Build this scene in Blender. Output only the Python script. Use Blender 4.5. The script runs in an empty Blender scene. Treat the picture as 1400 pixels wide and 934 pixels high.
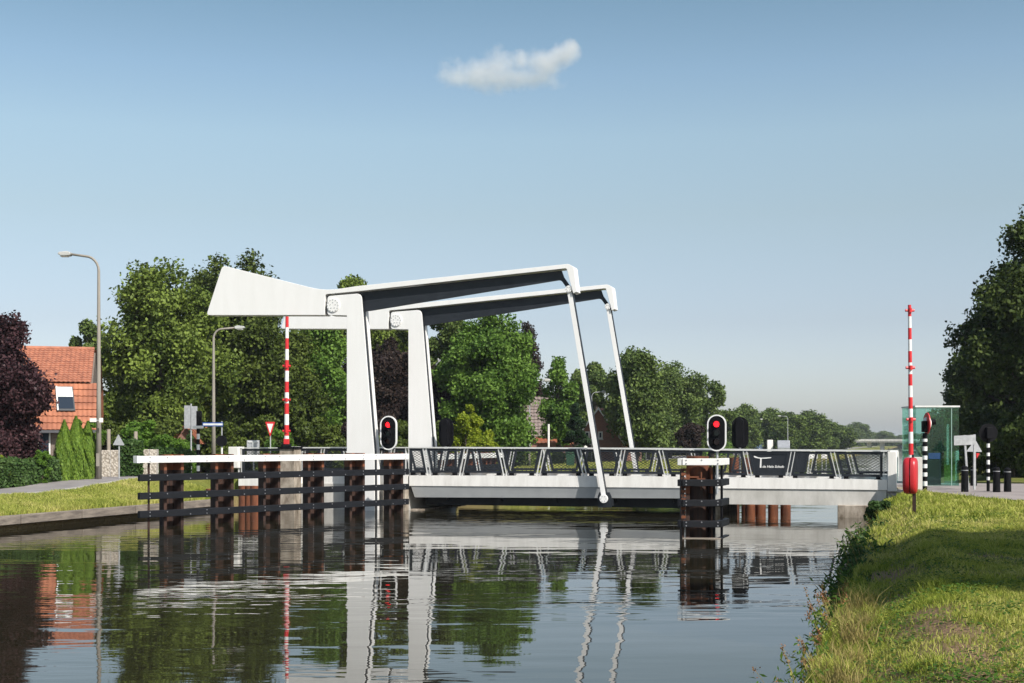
import bpy, math, random
import numpy as np
from mathutils import Matrix, Vector

sc = bpy.context.scene
col = sc.collection
R = math.radians

# ------------------------------------------------------------------ camera, sky, sun, exposure
FPX, HY, HC = 1800.0, 606.0, 2.55          # focal length and horizon of the 1400x934 photograph, eye height in metres
cam_d = bpy.data.cameras.new("camera")
cam = bpy.data.objects.new("camera", cam_d)
col.objects.link(cam)
cam.location = (0, 0, HC)
cam.rotation_euler = (R(90), 0, 0)
cam_d.sensor_width = 36.0
cam_d.lens = FPX / 1400 * 36.0
cam_d.shift_y = (HY - 467.0) / 1400.0
cam_d.clip_start = 0.1
cam_d.clip_end = 8000
sc.camera = cam

SUN_DIR = Vector((0.62, -0.78, 0.0)).normalized()   # horizontal direction towards the sun
SUN_EL = R(44)
world = bpy.data.worlds.new("World")
sc.world = world
world.use_nodes = True
wn = world.node_tree
wn.nodes.clear()
wo = wn.nodes.new("ShaderNodeOutputWorld")
wb = wn.nodes.new("ShaderNodeBackground")
sky = wn.nodes.new("ShaderNodeTexSky")
sky.sky_type = 'NISHITA'
sky.sun_disc = False
sky.sun_elevation = SUN_EL
sky.sun_rotation = math.atan2(SUN_DIR.x, SUN_DIR.y)
sky.air_density = 1.0
sky.dust_density = 1.5
sky.ozone_density = .6
wb.inputs[1].default_value = 0.099
# the summer haze of the photograph greys the lowest sky: a mild grading by elevation
wtc = wn.nodes.new("ShaderNodeTexCoord"); wsx = wn.nodes.new("ShaderNodeSeparateXYZ"); wrp = wn.nodes.new("ShaderNodeValToRGB"); wmx = wn.nodes.new("ShaderNodeVectorMath"); wmx.operation = 'MULTIPLY'
wsc = wn.nodes.new("ShaderNodeVectorMath"); wsc.operation = 'SCALE'; wsc.inputs["Scale"].default_value = 1.5
wn.links.new(wtc.outputs["Generated"], wsx.inputs[0]); wn.links.new(wsx.outputs[2], wrp.inputs[0])
_st = [(0.0, (1.10, 1.15, 1.45)), (.03, (1.10, 1.13, 1.36)), (.09, (1.00, .95, 1.03)), (.17, (1.13, 1.06, .95)), (.225, (1.24, 1.21, 1.06)), (.27, (1.12, 1.16, 1.07)), (.32, (.94, 1.04, .95)), (1.0, (1.0, 1.0, 1.0))]
while len(wrp.color_ramp.elements) < len(_st): wrp.color_ramp.elements.new(.5)
for e, (p_, c_) in zip(wrp.color_ramp.elements, _st): e.position = p_
for e, (p_, c_) in zip(wrp.color_ramp.elements, _st): e.color = (c_[0] / 1.5, c_[1] / 1.5, c_[2] / 1.5, 1)
wn.links.new(wrp.outputs[0], wsc.inputs[0]); wn.links.new(sky.outputs[0], wmx.inputs[0]); wn.links.new(wsc.outputs[0], wmx.inputs[1])
wn.links.new(wmx.outputs[0], wb.inputs[0])
wn.links.new(wb.outputs[0], wo.inputs[0])
sun_d = bpy.data.lights.new("sun", 'SUN')
sun_d.energy = 4.4
sun_d.angle = R(0.53)
sun_d.color = (1.0, 0.955, 0.89)
sun = bpy.data.objects.new("sun", sun_d)
col.objects.link(sun)
sd = Vector((SUN_DIR.x * math.cos(SUN_EL), SUN_DIR.y * math.cos(SUN_EL), math.sin(SUN_EL)))
sun.rotation_euler = sd.to_track_quat('Z', 'Y').to_euler()
sun.location = (60, -60, 80)
sc.view_settings.view_transform = 'Standard'
sc.view_settings.look = 'None'
sc.view_settings.exposure = 0.44
sc.view_settings.gamma = 1.0
sc.cycles.max_bounces = 8
sc.cycles.diffuse_bounces = 3
sc.cycles.glossy_bounces = 4
sc.cycles.transmission_bounces = 6
sc.cycles.transparent_max_bounces = 12
sc.cycles.volume_bounces = 2
sc.cycles.use_denoising = True

# ------------------------------------------------------------------ the two frames of reference
# bridge frame: s along the bridge (to the right), w across it (away from the camera, along the canal), z up
OX, OY = -5.96, 49.9
_n = math.hypot(545, 1800)
VX, VY = 545 / _n, 1800 / _n
UX, UY = VY, -VX
BM = Matrix(((UX, VX, 0, OX), (UY, VY, 0, OY), (0, 0, 1, 0), (0, 0, 0, 1)))
def to_sw(X, Y):
    dx, dy = X - OX, Y - OY
    return dx * UX + dy * UY, dx * VX + dy * VY
def to_xy(s, w):
    return OX + s * UX + w * VX, OY + s * UY + w * VY
def Ls(px, w):                      # measured image column -> s on the plane w
    k = (px - 700) / FPX
    return (k * (OY + w * VY) - OX - w * VX) / (UX - k * UY)
def P(px, py, w):                   # measured image point -> (s, z) on the plane w
    s = Ls(px, w)
    D = OY + s * UY + w * VY
    return s, HC - (py - HY) / FPX * D
def WP(px, D, z=0.0):               # image column at distance D -> world point
    return ((px - 700) / FPX * D, D, z)
def ZP(py, D):
    return HC - (py - HY) / FPX * D

# ------------------------------------------------------------------ materials
MATS = {}
def mat(name, c, rough=0.6, c2=None, scale=3.0, detail=5.0, bump=0.0, metal=0.0, stretch=(1, 1, 1), spec=0.5,
        lo=0.35, hi=0.65, bscale=None, emit=None, estr=0.0):
    m = bpy.data.materials.new(name)
    m.use_nodes = True
    nt = m.node_tree
    b = nt.nodes["Principled BSDF"]
    b.inputs["Roughness"].default_value = rough
    b.inputs["Metallic"].default_value = metal
    b.inputs["Specular IOR Level"].default_value = spec
    tc = nt.nodes.new("ShaderNodeTexCoord")
    mp = nt.nodes.new("ShaderNodeMapping")
    mp.inputs["Scale"].default_value = stretch
    nt.links.new(tc.outputs["Object"], mp.inputs[0])
    nz = nt.nodes.new("ShaderNodeTexNoise")
    nz.inputs["Scale"].default_value = scale
    nz.inputs["Detail"].default_value = detail
    nz.inputs["Roughness"].default_value = 0.65
    nt.links.new(mp.outputs[0], nz.inputs["Vector"])
    if c2 is None:
        c2 = tuple(x * 0.82 for x in c)
    rp = nt.nodes.new("ShaderNodeValToRGB")
    rp.color_ramp.elements[0].position = lo
    rp.color_ramp.elements[1].position = hi
    rp.color_ramp.elements[0].color = (*c2, 1)
    rp.color_ramp.elements[1].color = (*c, 1)
    nt.links.new(nz.outputs["Fac"], rp.inputs[0])
    nt.links.new(rp.outputs[0], b.inputs["Base Color"])
    if bump:
        n2 = nt.nodes.new("ShaderNodeTexNoise")
        n2.inputs["Scale"].default_value = bscale or scale * 6
        n2.inputs["Detail"].default_value = 6
        nt.links.new(mp.outputs[0], n2.inputs["Vector"])
        bp = nt.nodes.new("ShaderNodeBump")
        bp.inputs["Strength"].default_value = 1.0
        bp.inputs["Distance"].default_value = bump
        nt.links.new(n2.outputs["Fac"], bp.inputs["Height"])
        nt.links.new(bp.outputs[0], b.inputs["Normal"])
    if emit:
        b.inputs["Emission Color"].default_value = (*emit, 1)
        b.inputs["Emission Strength"].default_value = estr
    MATS[name] = m
    return m

def leafmat(name, c, c2, rough=0.5, trans=0.3, patch=0.35, c3=None):
    m = bpy.data.materials.new(name)
    m.use_nodes = True
    nt = m.node_tree
    b = nt.nodes["Principled BSDF"]
    out = nt.nodes["Material Output"]
    b.inputs["Roughness"].default_value = rough
    b.inputs["Specular IOR Level"].default_value = 0.12
    geo = nt.nodes.new("ShaderNodeNewGeometry")
    tc = nt.nodes.new("ShaderNodeTexCoord")
    nz = nt.nodes.new("ShaderNodeTexNoise")
    nz.inputs["Scale"].default_value = patch
    nz.inputs["Detail"].default_value = 3
    nt.links.new(tc.outputs["Object"], nz.inputs["Vector"])
    mx = nt.nodes.new("ShaderNodeMath"); mx.operation = 'MULTIPLY_ADD'
    mx.inputs[1].default_value = 0.55
    nt.links.new(geo.outputs["Random Per Island"], mx.inputs[0])
    ad = nt.nodes.new("ShaderNodeMath"); ad.operation = 'MULTIPLY_ADD'
    ad.inputs[1].default_value = 1.3
    ad.inputs[2].default_value = -0.42
    nt.links.new(nz.outputs["Fac"], ad.inputs[0])
    nt.links.new(ad.outputs[0], mx.inputs[2])
    rp = nt.nodes.new("ShaderNodeValToRGB")
    rp.color_ramp.elements[0].position = 0.05
    rp.color_ramp.elements[1].position = 0.95
    rp.color_ramp.elements[0].color = (*c, 1)
    rp.color_ramp.elements[1].color = (*c2, 1)
    if c3:
        e = rp.color_ramp.elements.new(0.55); e.color = (*c3, 1)
    nt.links.new(mx.outputs[0], rp.inputs[0])
    nt.links.new(rp.outputs[0], b.inputs["Base Color"])
    tr = nt.nodes.new("ShaderNodeBsdfTranslucent")
    nt.links.new(rp.outputs[0], tr.inputs[0])
    ms = nt.nodes.new("ShaderNodeMixShader")
    ms.inputs[0].default_value = trans
    nt.links.new(b.outputs[0], ms.inputs[1]); nt.links.new(tr.outputs[0], ms.inputs[2])
    nt.links.new(ms.outputs[0], out.inputs[0])
    MATS[name] = m
    return m

WHITE = mat("white_paint", (.82, .81, .79), .35, (.765, .755, .73), 1.1, detail=9, bump=.0006, bscale=30, stretch=(2.2, 2.2, .45), lo=.25, hi=.6)
WHITE2 = mat("white_deck_paint", (.82, .80, .76), .5, (.66, .64, .60), 2.5, detail=9, stretch=(1.4, 1.4, .3), lo=.28, hi=.6)
DARK = mat("anthracite_steel", (.020, .024, .031), .5, (.014, .017, .022), 2, spec=.35)
GREYST = mat("grey_steel", (.50, .51, .51), .45, (.44, .45, .455), 1.5)
GALV = mat("galvanised_steel", (.48, .49, .50), .45, (.36, .37, .38), 8, metal=.3)
ALU = mat("aluminium", (.72, .72, .70), .35, (.62, .62, .6), 6, metal=.2)
RUST = mat("rusty_steel", (.24, .075, .028), .85, (.07, .024, .012), 2.2, stretch=(1, 1, .25), bump=.004)
RUSTD = mat("dark_rusty_steel", (.055, .023, .013), .8, (.018, .009, .007), 3.0, stretch=(3, 3, .08), bump=.004)  # darker copy of the rust, also stands for the shaded lower piles
PLANK = mat("black_plastic_plank", (.010, .011, .015), .6, (.006, .007, .009), 5, stretch=(.3, .3, 1), bump=.001, spec=.25)
PLANKW = mat("white_plank", (.80, .80, .78), .5, (.68, .67, .64), 3, stretch=(.4, .4, 1))
BOLT = mat("bolt_steel", (.35, .35, .37), .35, metal=.7)
BLACK = mat("black_housing", (.006, .006, .008), .65, (.004, .004, .005), spec=.12)
CONC = mat("pale_concrete", (.58, .56, .52), .85, (.40, .385, .35), 1.6, detail=8, bump=.003, stretch=(1, 1, .4))
CONCD = mat("stained_concrete", (.44, .38, .31), .9, (.13, .10, .07), 3.2, detail=8, bump=.004, stretch=(1, 1, .5))
REDP = mat("red_paint", (.62, .025, .03), .4, (.52, .02, .025), 4)
WHP = mat("white_band_paint", (.82, .82, .80), .4)
POLEM = mat("weathered_lamp_post", (.30, .27, .23), .7, (.22, .2, .17), 3, stretch=(1, 1, .2), bump=.001)
LAMPM = mat("lamp_head_metal", (.5, .5, .48), .45)
REDL = mat("red_signal_light", (.9, .02, .02), .4, emit=(1, .012, .02), estr=2.2)
GRNL = mat("dim_green_lens", (.01, .035, .03), .15)
REDD = mat("dim_red_lens", (.05, .010, .010), .15)
BUOY = mat("red_plastic", (.50, .022, .03), .35, (.42, .02, .026), 2)
ASPH = mat("asphalt", (.27, .25, .245), .9, (.19, .175, .17), .8, detail=8, bump=.004, bscale=40)
PAVE = mat("brick_paving", (.30, .26, .24), .9, (.22, .19, .18), 1.2, detail=8, bump=.004, bscale=30)
KERB = mat("kerb_concrete", (.42, .40, .36), .85)
TIMBER = mat("weathered_timber", (.26, .22, .18), .9, (.12, .10, .085), 1.5, stretch=(1, 1, 6), bump=.006, bscale=8)
BARK = mat("bark", (.09, .07, .05), .95, (.045, .036, .028), 6, stretch=(1, 1, .2), bump=.02)
TILE = mat("orange_roof_tile", (.44, .165, .085), .8, (.25, .09, .05), .9, detail=8)
TILED = mat("red_brown_roof_tile", (.44, .175, .10), .8, (.27, .10, .06), 3, detail=8)
TILEG = mat("grey_brown_roof_tile", (.24, .19, .17), .8, (.15, .115, .10), 3, detail=8)
ZINC = mat("dark_lead_flue", (.09, .09, .1), .5)
TIMW = mat("white_window_frame", (.75, .75, .72), .5)
DFRM = mat("dark_window_frame", (.05, .055, .06), .5)
BLUEP = mat("blue_sign_paint", (.02, .07, .30), .4)
BLIND = mat("white_blind", (.7, .72, .70), .8)
WOODG = mat("grey_wood", (.36, .31, .25), .9, (.26, .22, .18), 4, stretch=(1, 1, .2))
GRNBIN = mat("green_plastic", (.02, .08, .04), .5)
CARW = mat("white_car_paint", (.75, .75, .76), .25); CARB = mat("blue_car_paint", (.10, .15, .25), .25)
CARR = mat("dark_red_car_paint", (.2, .02, .03), .25); TYRE = mat("tyre_rubber", (.015, .015, .015), .8)
CARS = mat("silver_car_paint", (.42, .43, .45), .3, metal=.4)

def glassmat(name, c, rough=.02):
    m = bpy.data.materials.new(name); m.use_nodes = True
    nt = m.node_tree; b = nt.nodes["Principled BSDF"]
    b.inputs["Base Color"].default_value = (*c, 1); b.inputs["Roughness"].default_value = rough
    nz = nt.nodes.new("ShaderNodeTexNoise"); nz.inputs["Scale"].default_value = .8
    bp = nt.nodes.new("ShaderNodeBump"); bp.inputs["Distance"].default_value = .002
    nt.links.new(nz.outputs[0], bp.inputs["Height"]); nt.links.new(bp.outputs[0], b.inputs["Normal"])
    MATS[name] = m
    return m
WGLASS = glassmat("dark_window_glass", (.02, .03, .045))
# green tinted clear glass: part see-through, part mirror
GG = bpy.data.materials.new("green_tinted_glass"); GG.use_nodes = True
_nt = GG.node_tree; _nt.nodes.remove(_nt.nodes["Principled BSDF"])
_tr = _nt.nodes.new("ShaderNodeBsdfTransparent"); _tr.inputs[0].default_value = (.80, .94, .915, 1)
_gl = _nt.nodes.new("ShaderNodeBsdfGlossy"); _gl.inputs[0].default_value = (.75, .95, .88, 1); _gl.inputs["Roughness"].default_value = .02
_fr = _nt.nodes.new("ShaderNodeFresnel"); _fr.inputs[0].default_value = 1.55
_mm = _nt.nodes.new("ShaderNodeMath"); _mm.operation = 'MULTIPLY_ADD'; _mm.inputs[1].default_value = .55; _mm.inputs[2].default_value = .0
_nt.links.new(_fr.outputs[0], _mm.inputs[0])
_mx = _nt.nodes.new("ShaderNodeMixShader")
_nt.links.new(_mm.outputs[0], _mx.inputs[0]); _nt.links.new(_tr.outputs[0], _mx.inputs[1]); _nt.links.new(_gl.outputs[0], _mx.inputs[2])
_nt.links.new(_mx.outputs[0], _nt.nodes["Material Output"].inputs[0])

def brickmat(name, c1, c2, mortar, scale=1.0):
    m = bpy.data.materials.new(name); m.use_nodes = True
    nt = m.node_tree; b = nt.nodes["Principled BSDF"]; b.inputs["Roughness"].default_value = .9
    tc = nt.nodes.new("ShaderNodeTexCoord"); sx = nt.nodes.new("ShaderNodeSeparateXYZ"); cx = nt.nodes.new("ShaderNodeCombineXYZ")
    nt.links.new(tc.outputs["Object"], sx.inputs[0])
    ad = nt.nodes.new("ShaderNodeMath"); nt.links.new(sx.outputs[0], ad.inputs[0]); nt.links.new(sx.outputs[1], ad.inputs[1])
    nt.links.new(ad.outputs[0], cx.inputs[0]); nt.links.new(sx.outputs[2], cx.inputs[1])
    br = nt.nodes.new("ShaderNodeTexBrick")
    br.inputs["Scale"].default_value = 1.0
    br.inputs["Brick Width"].default_value = .22 * scale; br.inputs["Row Height"].default_value = .065 * scale
    br.inputs["Mortar Size"].default_value = .010 * scale
    br.inputs["Color1"].default_value = (*c1, 1); br.inputs["Color2"].default_value = (*c2, 1); br.inputs["Mortar"].default_value = (*mortar, 1)
    nt.links.new(cx.outputs[0], br.inputs["Vector"]); nt.links.new(br.outputs["Color"], b.inputs["Base Color"])
    MATS[name] = m
    return m
BRICK = brickmat("red_brown_brick", (.27, .095, .06), (.20, .07, .045), (.25, .2, .17))
BRICKD = brickmat("tan_brick", (.17, .12, .09), (.13, .09, .07), (.2, .18, .16))

LIME = leafmat("lime_leaf", (.022, .046, .008), (.225, .295, .055), trans=.22)
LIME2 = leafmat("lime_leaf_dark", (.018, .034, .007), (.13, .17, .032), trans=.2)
MAPLE = leafmat("maple_leaf", (.026, .075, .010), (.19, .31, .055), trans=.3)
BRIGHT = leafmat("bright_green_leaf", (.05, .12, .015), (.16, .27, .04), trans=.3)
COPPER = leafmat("copper_beech_leaf", (.014, .008, .010), (.055, .038, .028), trans=.12)
PLUM = leafmat("plum_leaf", (.018, .008, .012), (.085, .042, .045), trans=.12, rough=.4)
YELL = leafmat("yellow_green_leaf", (.13, .20, .012), (.36, .40, .04), trans=.35)
CONIF = leafmat("dark_conifer_needle", (.010, .025, .010), (.03, .06, .022), trans=.1)
CYPR = leafmat("cypress_leaf", (.04, .10, .012), (.22, .32, .045), trans=.2)
HEDGE = leafmat("hedge_leaf", (.022, .058, .014), (.085, .14, .04), trans=.2, patch=1.0)
IVY = leafmat("ivy_leaf", (.015, .045, .012), (.07, .12, .03), trans=.15, patch=1.0)
FARL = leafmat("far_tree_leaf", (.028, .058, .014), (.16, .215, .055), trans=.2)
OAKD = leafmat("oak_leaf_dark", (.016, .032, .009), (.085, .115, .026), trans=.2)
WEEDM = leafmat("bank_weed_leaf", (.03, .085, .012), (.16, .20, .03), trans=.3, patch=2, c3=(.07, .14, .02))
SEEDM = leafmat("brown_seed_head", (.20, .08, .035), (.34, .20, .09), trans=.2, patch=2)
STRAWM = leafmat("straw_stem", (.20, .17, .05), (.38, .30, .12), trans=.3, patch=2)
FLOW = leafmat("pink_flower_petal", (.45, .20, .22), (.6, .35, .32), trans=.2)

def grassmat(name, c, c2, c3):
    return leafmat(name, c, c2, rough=.6, trans=.3, patch=.6, c3=c3)
GRB = grassmat("grass_blade", (.12, .185, .015), (.60, .53, .20), (.345, .375, .065))
GRL = grassmat("dry_grass_blade", (.16, .22, .03), (.58, .52, .20), (.38, .40, .085))
def groundmat():
    m = bpy.data.materials.new("grassy_soil"); m.use_nodes = True
    nt = m.node_tree; b = nt.nodes["Principled BSDF"]; b.inputs["Roughness"].default_value = 1.0; b.inputs["Specular IOR Level"].default_value = .1
    tc = nt.nodes.new("ShaderNodeTexCoord")
    n1 = nt.nodes.new("ShaderNodeTexNoise"); n1.inputs["Scale"].default_value = .45; n1.inputs["Detail"].default_value = 9; n1.inputs["Roughness"].default_value = .7
    n2 = nt.nodes.new("ShaderNodeTexNoise"); n2.inputs["Scale"].default_value = 14; n2.inputs["Detail"].default_value = 6
    nt.links.new(tc.outputs["Object"], n1.inputs["Vector"]); nt.links.new(tc.outputs["Object"], n2.inputs["Vector"])
    r1 = nt.nodes.new("ShaderNodeValToRGB")
    r1.color_ramp.elements[0].position = .33; r1.color_ramp.elements[0].color = (.10, .13, .022, 1)
    r1.color_ramp.elements[1].position = .70; r1.color_ramp.elements[1].color = (.22, .21, .06, 1)
    nt.links.new(n1.outputs[0], r1.inputs[0])
    mx = nt.nodes.new("ShaderNodeMixRGB"); mx.blend_type = 'MULTIPLY'; mx.inputs[0].default_value = .7
    r2 = nt.nodes.new("ShaderNodeValToRGB"); r2.color_ramp.elements[0].position = .3; r2.color_ramp.elements[1].position = .7
    r2.color_ramp.elements[0].color = (.5, .5, .5, 1); r2.color_ramp.elements[1].color = (1.2, 1.2, 1.2, 1)
    nt.links.new(n2.outputs[0], r2.inputs[0])
    nt.links.new(r1.outputs[0], mx.inputs[1]); nt.links.new(r2.outputs[0], mx.inputs[2])
    at = nt.nodes.new("ShaderNodeAttribute"); at.attribute_name = "bare"
    m2 = nt.nodes.new("ShaderNodeMixRGB")
    m2.inputs[2].default_value = (.21, .135, .085, 1)
    nt.links.new(at.outputs["Fac"], m2.inputs[0]); nt.links.new(mx.outputs[0], m2.inputs[1])
    nt.links.new(m2.outputs[0], b.inputs["Base Color"])
    bp = nt.nodes.new("ShaderNodeBump"); bp.inputs["Distance"].default_value = .05
    nt.links.new(n2.outputs[0], bp.inputs["Height"]); nt.links.new(bp.outputs[0], b.inputs["Normal"])
    return m
GROUND = groundmat()

# ------------------------------------------------------------------ mesh helpers
def props(o, label=None, cat=None, group=None, kind=None):
    if label: o['label'] = label
    if cat: o['category'] = cat
    if group: o['group'] = group
    if kind: o['kind'] = kind
    return o
def empty(name, loc=(0, 0, 0), rz=0.0, label=None, cat=None, group=None):
    o = bpy.data.objects.new(name, None)
    o.empty_display_size = .3
    col.objects.link(o)
    o.location = loc
    o.rotation_euler = (0, 0, rz)
    return props(o, label, cat, group)
class MB:
    def __init__(self):
        self.v = []; self.f = []; self.mi = []
    def add(self, vs, fs, mi=0):
        n = len(self.v); self.v += [tuple(p) for p in vs]
        for f in fs: self.f.append(tuple(i + n for i in f)); self.mi.append(mi)
        return self
    def box(self, x0, x1, y0, y1, z0, z1, mi=0):
        if x0 > x1: x0, x1 = x1, x0
        if y0 > y1: y0, y1 = y1, y0
        if z0 > z1: z0, z1 = z1, z0
        return self.add([(x0, y0, z0), (x1, y0, z0), (x1, y1, z0), (x0, y1, z0), (x0, y0, z1), (x1, y0, z1), (x1, y1, z1), (x0, y1, z1)],
                        [(0, 3, 2, 1), (4, 5, 6, 7), (0, 1, 5, 4), (1, 2, 6, 5), (2, 3, 7, 6), (3, 0, 4, 7)], mi)
    def prism(self, poly, y0, y1, mi=0):      # polygon in (x, z) extruded along y
        a = sum(poly[i][0] * poly[(i + 1) % len(poly)][1] - poly[(i + 1) % len(poly)][0] * poly[i][1] for i in range(len(poly)))
        if a < 0: poly = poly[::-1]
        n = len(poly)
        vs = [(x, y0, z) for x, z in poly] + [(x, y1, z) for x, z in poly]
        fs = [tuple(range(n)), tuple(range(2 * n - 1, n - 1, -1))] + [((i + 1) % n, i, n + i, n + (i + 1) % n) for i in range(n)]
        return self.add(vs, fs, mi)
    def prism_x(self, poly, x0, x1, mi=0):    # polygon in (y, z) extruded along x
        a = sum(poly[i][0] * poly[(i + 1) % len(poly)][1] - poly[(i + 1) % len(poly)][0] * poly[i][1] for i in range(len(poly)))
        if a < 0: poly = poly[::-1]
        n = len(poly)
        vs = [(x1, y, z) for y, z in poly] + [(x0, y, z) for y, z in poly]
        fs = [tuple(range(n)), tuple(range(2 * n - 1, n - 1, -1))] + [((i + 1) % n, i, n + i, n + (i + 1) % n) for i in range(n)]
        return self.add(vs, fs, mi)
    def prism_z(self, poly, z0, z1, mi=0):
        a = sum(poly[i][0] * poly[(i + 1) % len(poly)][1] - poly[(i + 1) % len(poly)][0] * poly[i][1] for i in range(len(poly)))
        if a < 0: poly = poly[::-1]
        n = len(poly)
        vs = [(x, y, z1) for x, y in poly] + [(x, y, z0) for x, y in poly]
        fs = [tuple(range(n)), tuple(range(2 * n - 1, n - 1, -1))] + [((i + 1) % n, i, n + i, n + (i + 1) % n) for i in range(n)]
        return self.add(vs, fs, mi)
    def bar(self, a, b, wx, wy, up=(0, 1, 0), mi=0):   # square bar from a to b
        a = Vector(a); b = Vector(b); d = (b - a).normalized()
        u = Vector(up)
        if abs(d.dot(u)) > .98: u = Vector((1, 0, 0))
        p = d.cross(u).normalized() * wx / 2; q = p.cross(d).normalized() * wy / 2
        vs = [a - p - q, a + p - q, a + p + q, a - p + q, b - p - q, b + p - q, b + p + q, b - p + q]
        return self.add(vs, [(0, 1, 2, 3), (7, 6, 5, 4), (1, 0, 4, 5), (2, 1, 5, 6), (3, 2, 6, 7), (0, 3, 7, 4)], mi)
    def tube(self, pts, rad, n=8, mi=0, caps=True):
        pts = [Vector(p) for p in pts]
        if not hasattr(rad, '__len__'): rad = [rad] * len(pts)
        vs = []; fs = []
        d0 = (pts[1] - pts[0]).normalized()
        u = Vector((0, 0, 1)) if abs(d0.z) < .9 else Vector((1, 0, 0))
        for i, p in enumerate(pts):
            d = (pts[min(i + 1, len(pts) - 1)] - pts[max(i - 1, 0)]).normalized()
            a = d.cross(u).normalized(); b = a.cross(d).normalized(); u = b
            for k in range(n):
                t = 2 * math.pi * k / n
                vs.append(p + (a * math.cos(t) + b * math.sin(t)) * rad[i])
        for i in range(len(pts) - 1):
            for k in range(n):
                k2 = (k + 1) % n
                fs.append((i * n + k, i * n + k2, (i + 1) * n + k2, (i + 1) * n + k))
        if caps:
            fs.append(tuple(range(n - 1, -1, -1))); fs.append(tuple((len(pts) - 1) * n + k for k in range(n)))
        return self.add(vs, fs, mi)
    def cyl(self, x, y, z0, z1, r0, r1=None, n=12, mi=0):
        return self.tube([(x, y, z0), (x, y, z1)], [r0, r0 if r1 is None else r1], n, mi)
    def cyly(self, x, z, y0, y1, r, n=16, mi=0):
        return self.tube([(x, y0, z), (x, y1, z)], r, n, mi)
    def grid(self, rows, mi=0):
        nr, nc = len(rows), len(rows[0])
        vs = [p for r in rows for p in r]
        fs = [(i * nc + j, i * nc + j + 1, (i + 1) * nc + j + 1, (i + 1) * nc + j) for i in range(nr - 1) for j in range(nc - 1)]
        return self.add(vs, fs, mi)
    def build(self, name, m, parent=None, bevel=0.0, smooth=False, label=None, cat=None, group=None, kind=None, xf=None):
        me = bpy.data.meshes.new(name)
        me.from_pydata(self.v, [], self.f)
        ms = m if isinstance(m, (list, tuple)) else [m]
        for x in ms: me.materials.append(x)
        if len(ms) > 1: me.polygons.foreach_set("material_index", self.mi)
        if smooth: me.shade_smooth() if hasattr(me, 'shade_smooth') else me.polygons.foreach_set("use_smooth", [True] * len(me.polygons))
        me.update()
        o = bpy.data.objects.new(name, me)
        col.objects.link(o)
        if parent is not None: o.parent = parent
        if xf is not None: o.matrix_world = xf
        if bevel:
            bv = o.modifiers.new("bevel", 'BEVEL'); bv.width = bevel; bv.segments = 2; bv.limit_method = 'ANGLE'; bv.angle_limit = R(40)
        return props(o, label, cat, group, kind)
def bolts(spots, parent, y0=-.055, y1=-.03, r=.018, m=None, n=8):
    mb = MB(); mb.cyly(0, 0, y0, y1, r, n)
    first = None
    for (x, z) in spots:
        if first is None: first = o = mb.build("bolt", m or BOLT, parent)
        else: o = first.copy(); col.objects.link(o)
        o.location = (x, 0, z)
def smooth_angle(o, deg=40):
    me = o.data
    me.polygons.foreach_set("use_smooth", [True] * len(me.polygons))
    try: me.set_sharp_from_angle(angle=R(deg))
    except Exception: pass
def copy_tree(o, parent=None):
    kids = [c for c in o.children]
    c = o.copy(); col.objects.link(c)
    if parent is not None: c.parent = parent
    for k in kids: copy_tree(k, c)
    return c
def roundpoly(pts, rads, n=5):
    out = []
    N = len(pts)
    for i in range(N):
        r = rads[i] if hasattr(rads, '__len__') else rads
        p = Vector(pts[i]).to_2d(); a = Vector(pts[i - 1]).to_2d(); b = Vector(pts[(i + 1) % N]).to_2d()
        if r <= 0: out.append((p.x, p.y)); continue
        da = (a - p).normalized(); db = (b - p).normalized()
        p0 = p + da * r; p1 = p + db * r
        for k in range(n + 1):
            t = k / n
            q = p0 * (1 - t) ** 2 + p * 2 * t * (1 - t) + p1 * t * t
            out.append((q.x, q.y))
    return out
def npmesh(name, V, F, m, parent=None, **kw):     # V (n,3), F (m,k) constant k
    me = bpy.data.meshes.new(name)
    nv, nf, k = len(V), len(F), F.shape[1]
    me.vertices.add(nv); me.vertices.foreach_set("co", np.ascontiguousarray(V, dtype=np.float32).ravel())
    me.loops.add(nf * k); me.loops.foreach_set("vertex_index", np.ascontiguousarray(F, dtype=np.int32).ravel())
    me.polygons.add(nf)
    me.polygons.foreach_set("loop_start", np.arange(0, nf * k, k, dtype=np.int32))
    me.materials.append(m)
    me.update(calc_edges=True)
    o = bpy.data.objects.new(name, me); col.objects.link(o)
    if parent is not None: o.parent = parent
    return props(o, **kw)
def sstep(a, b, x):
    t = min(1, max(0, (x - a) / (b - a))); return t * t * (3 - 2 * t)
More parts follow.
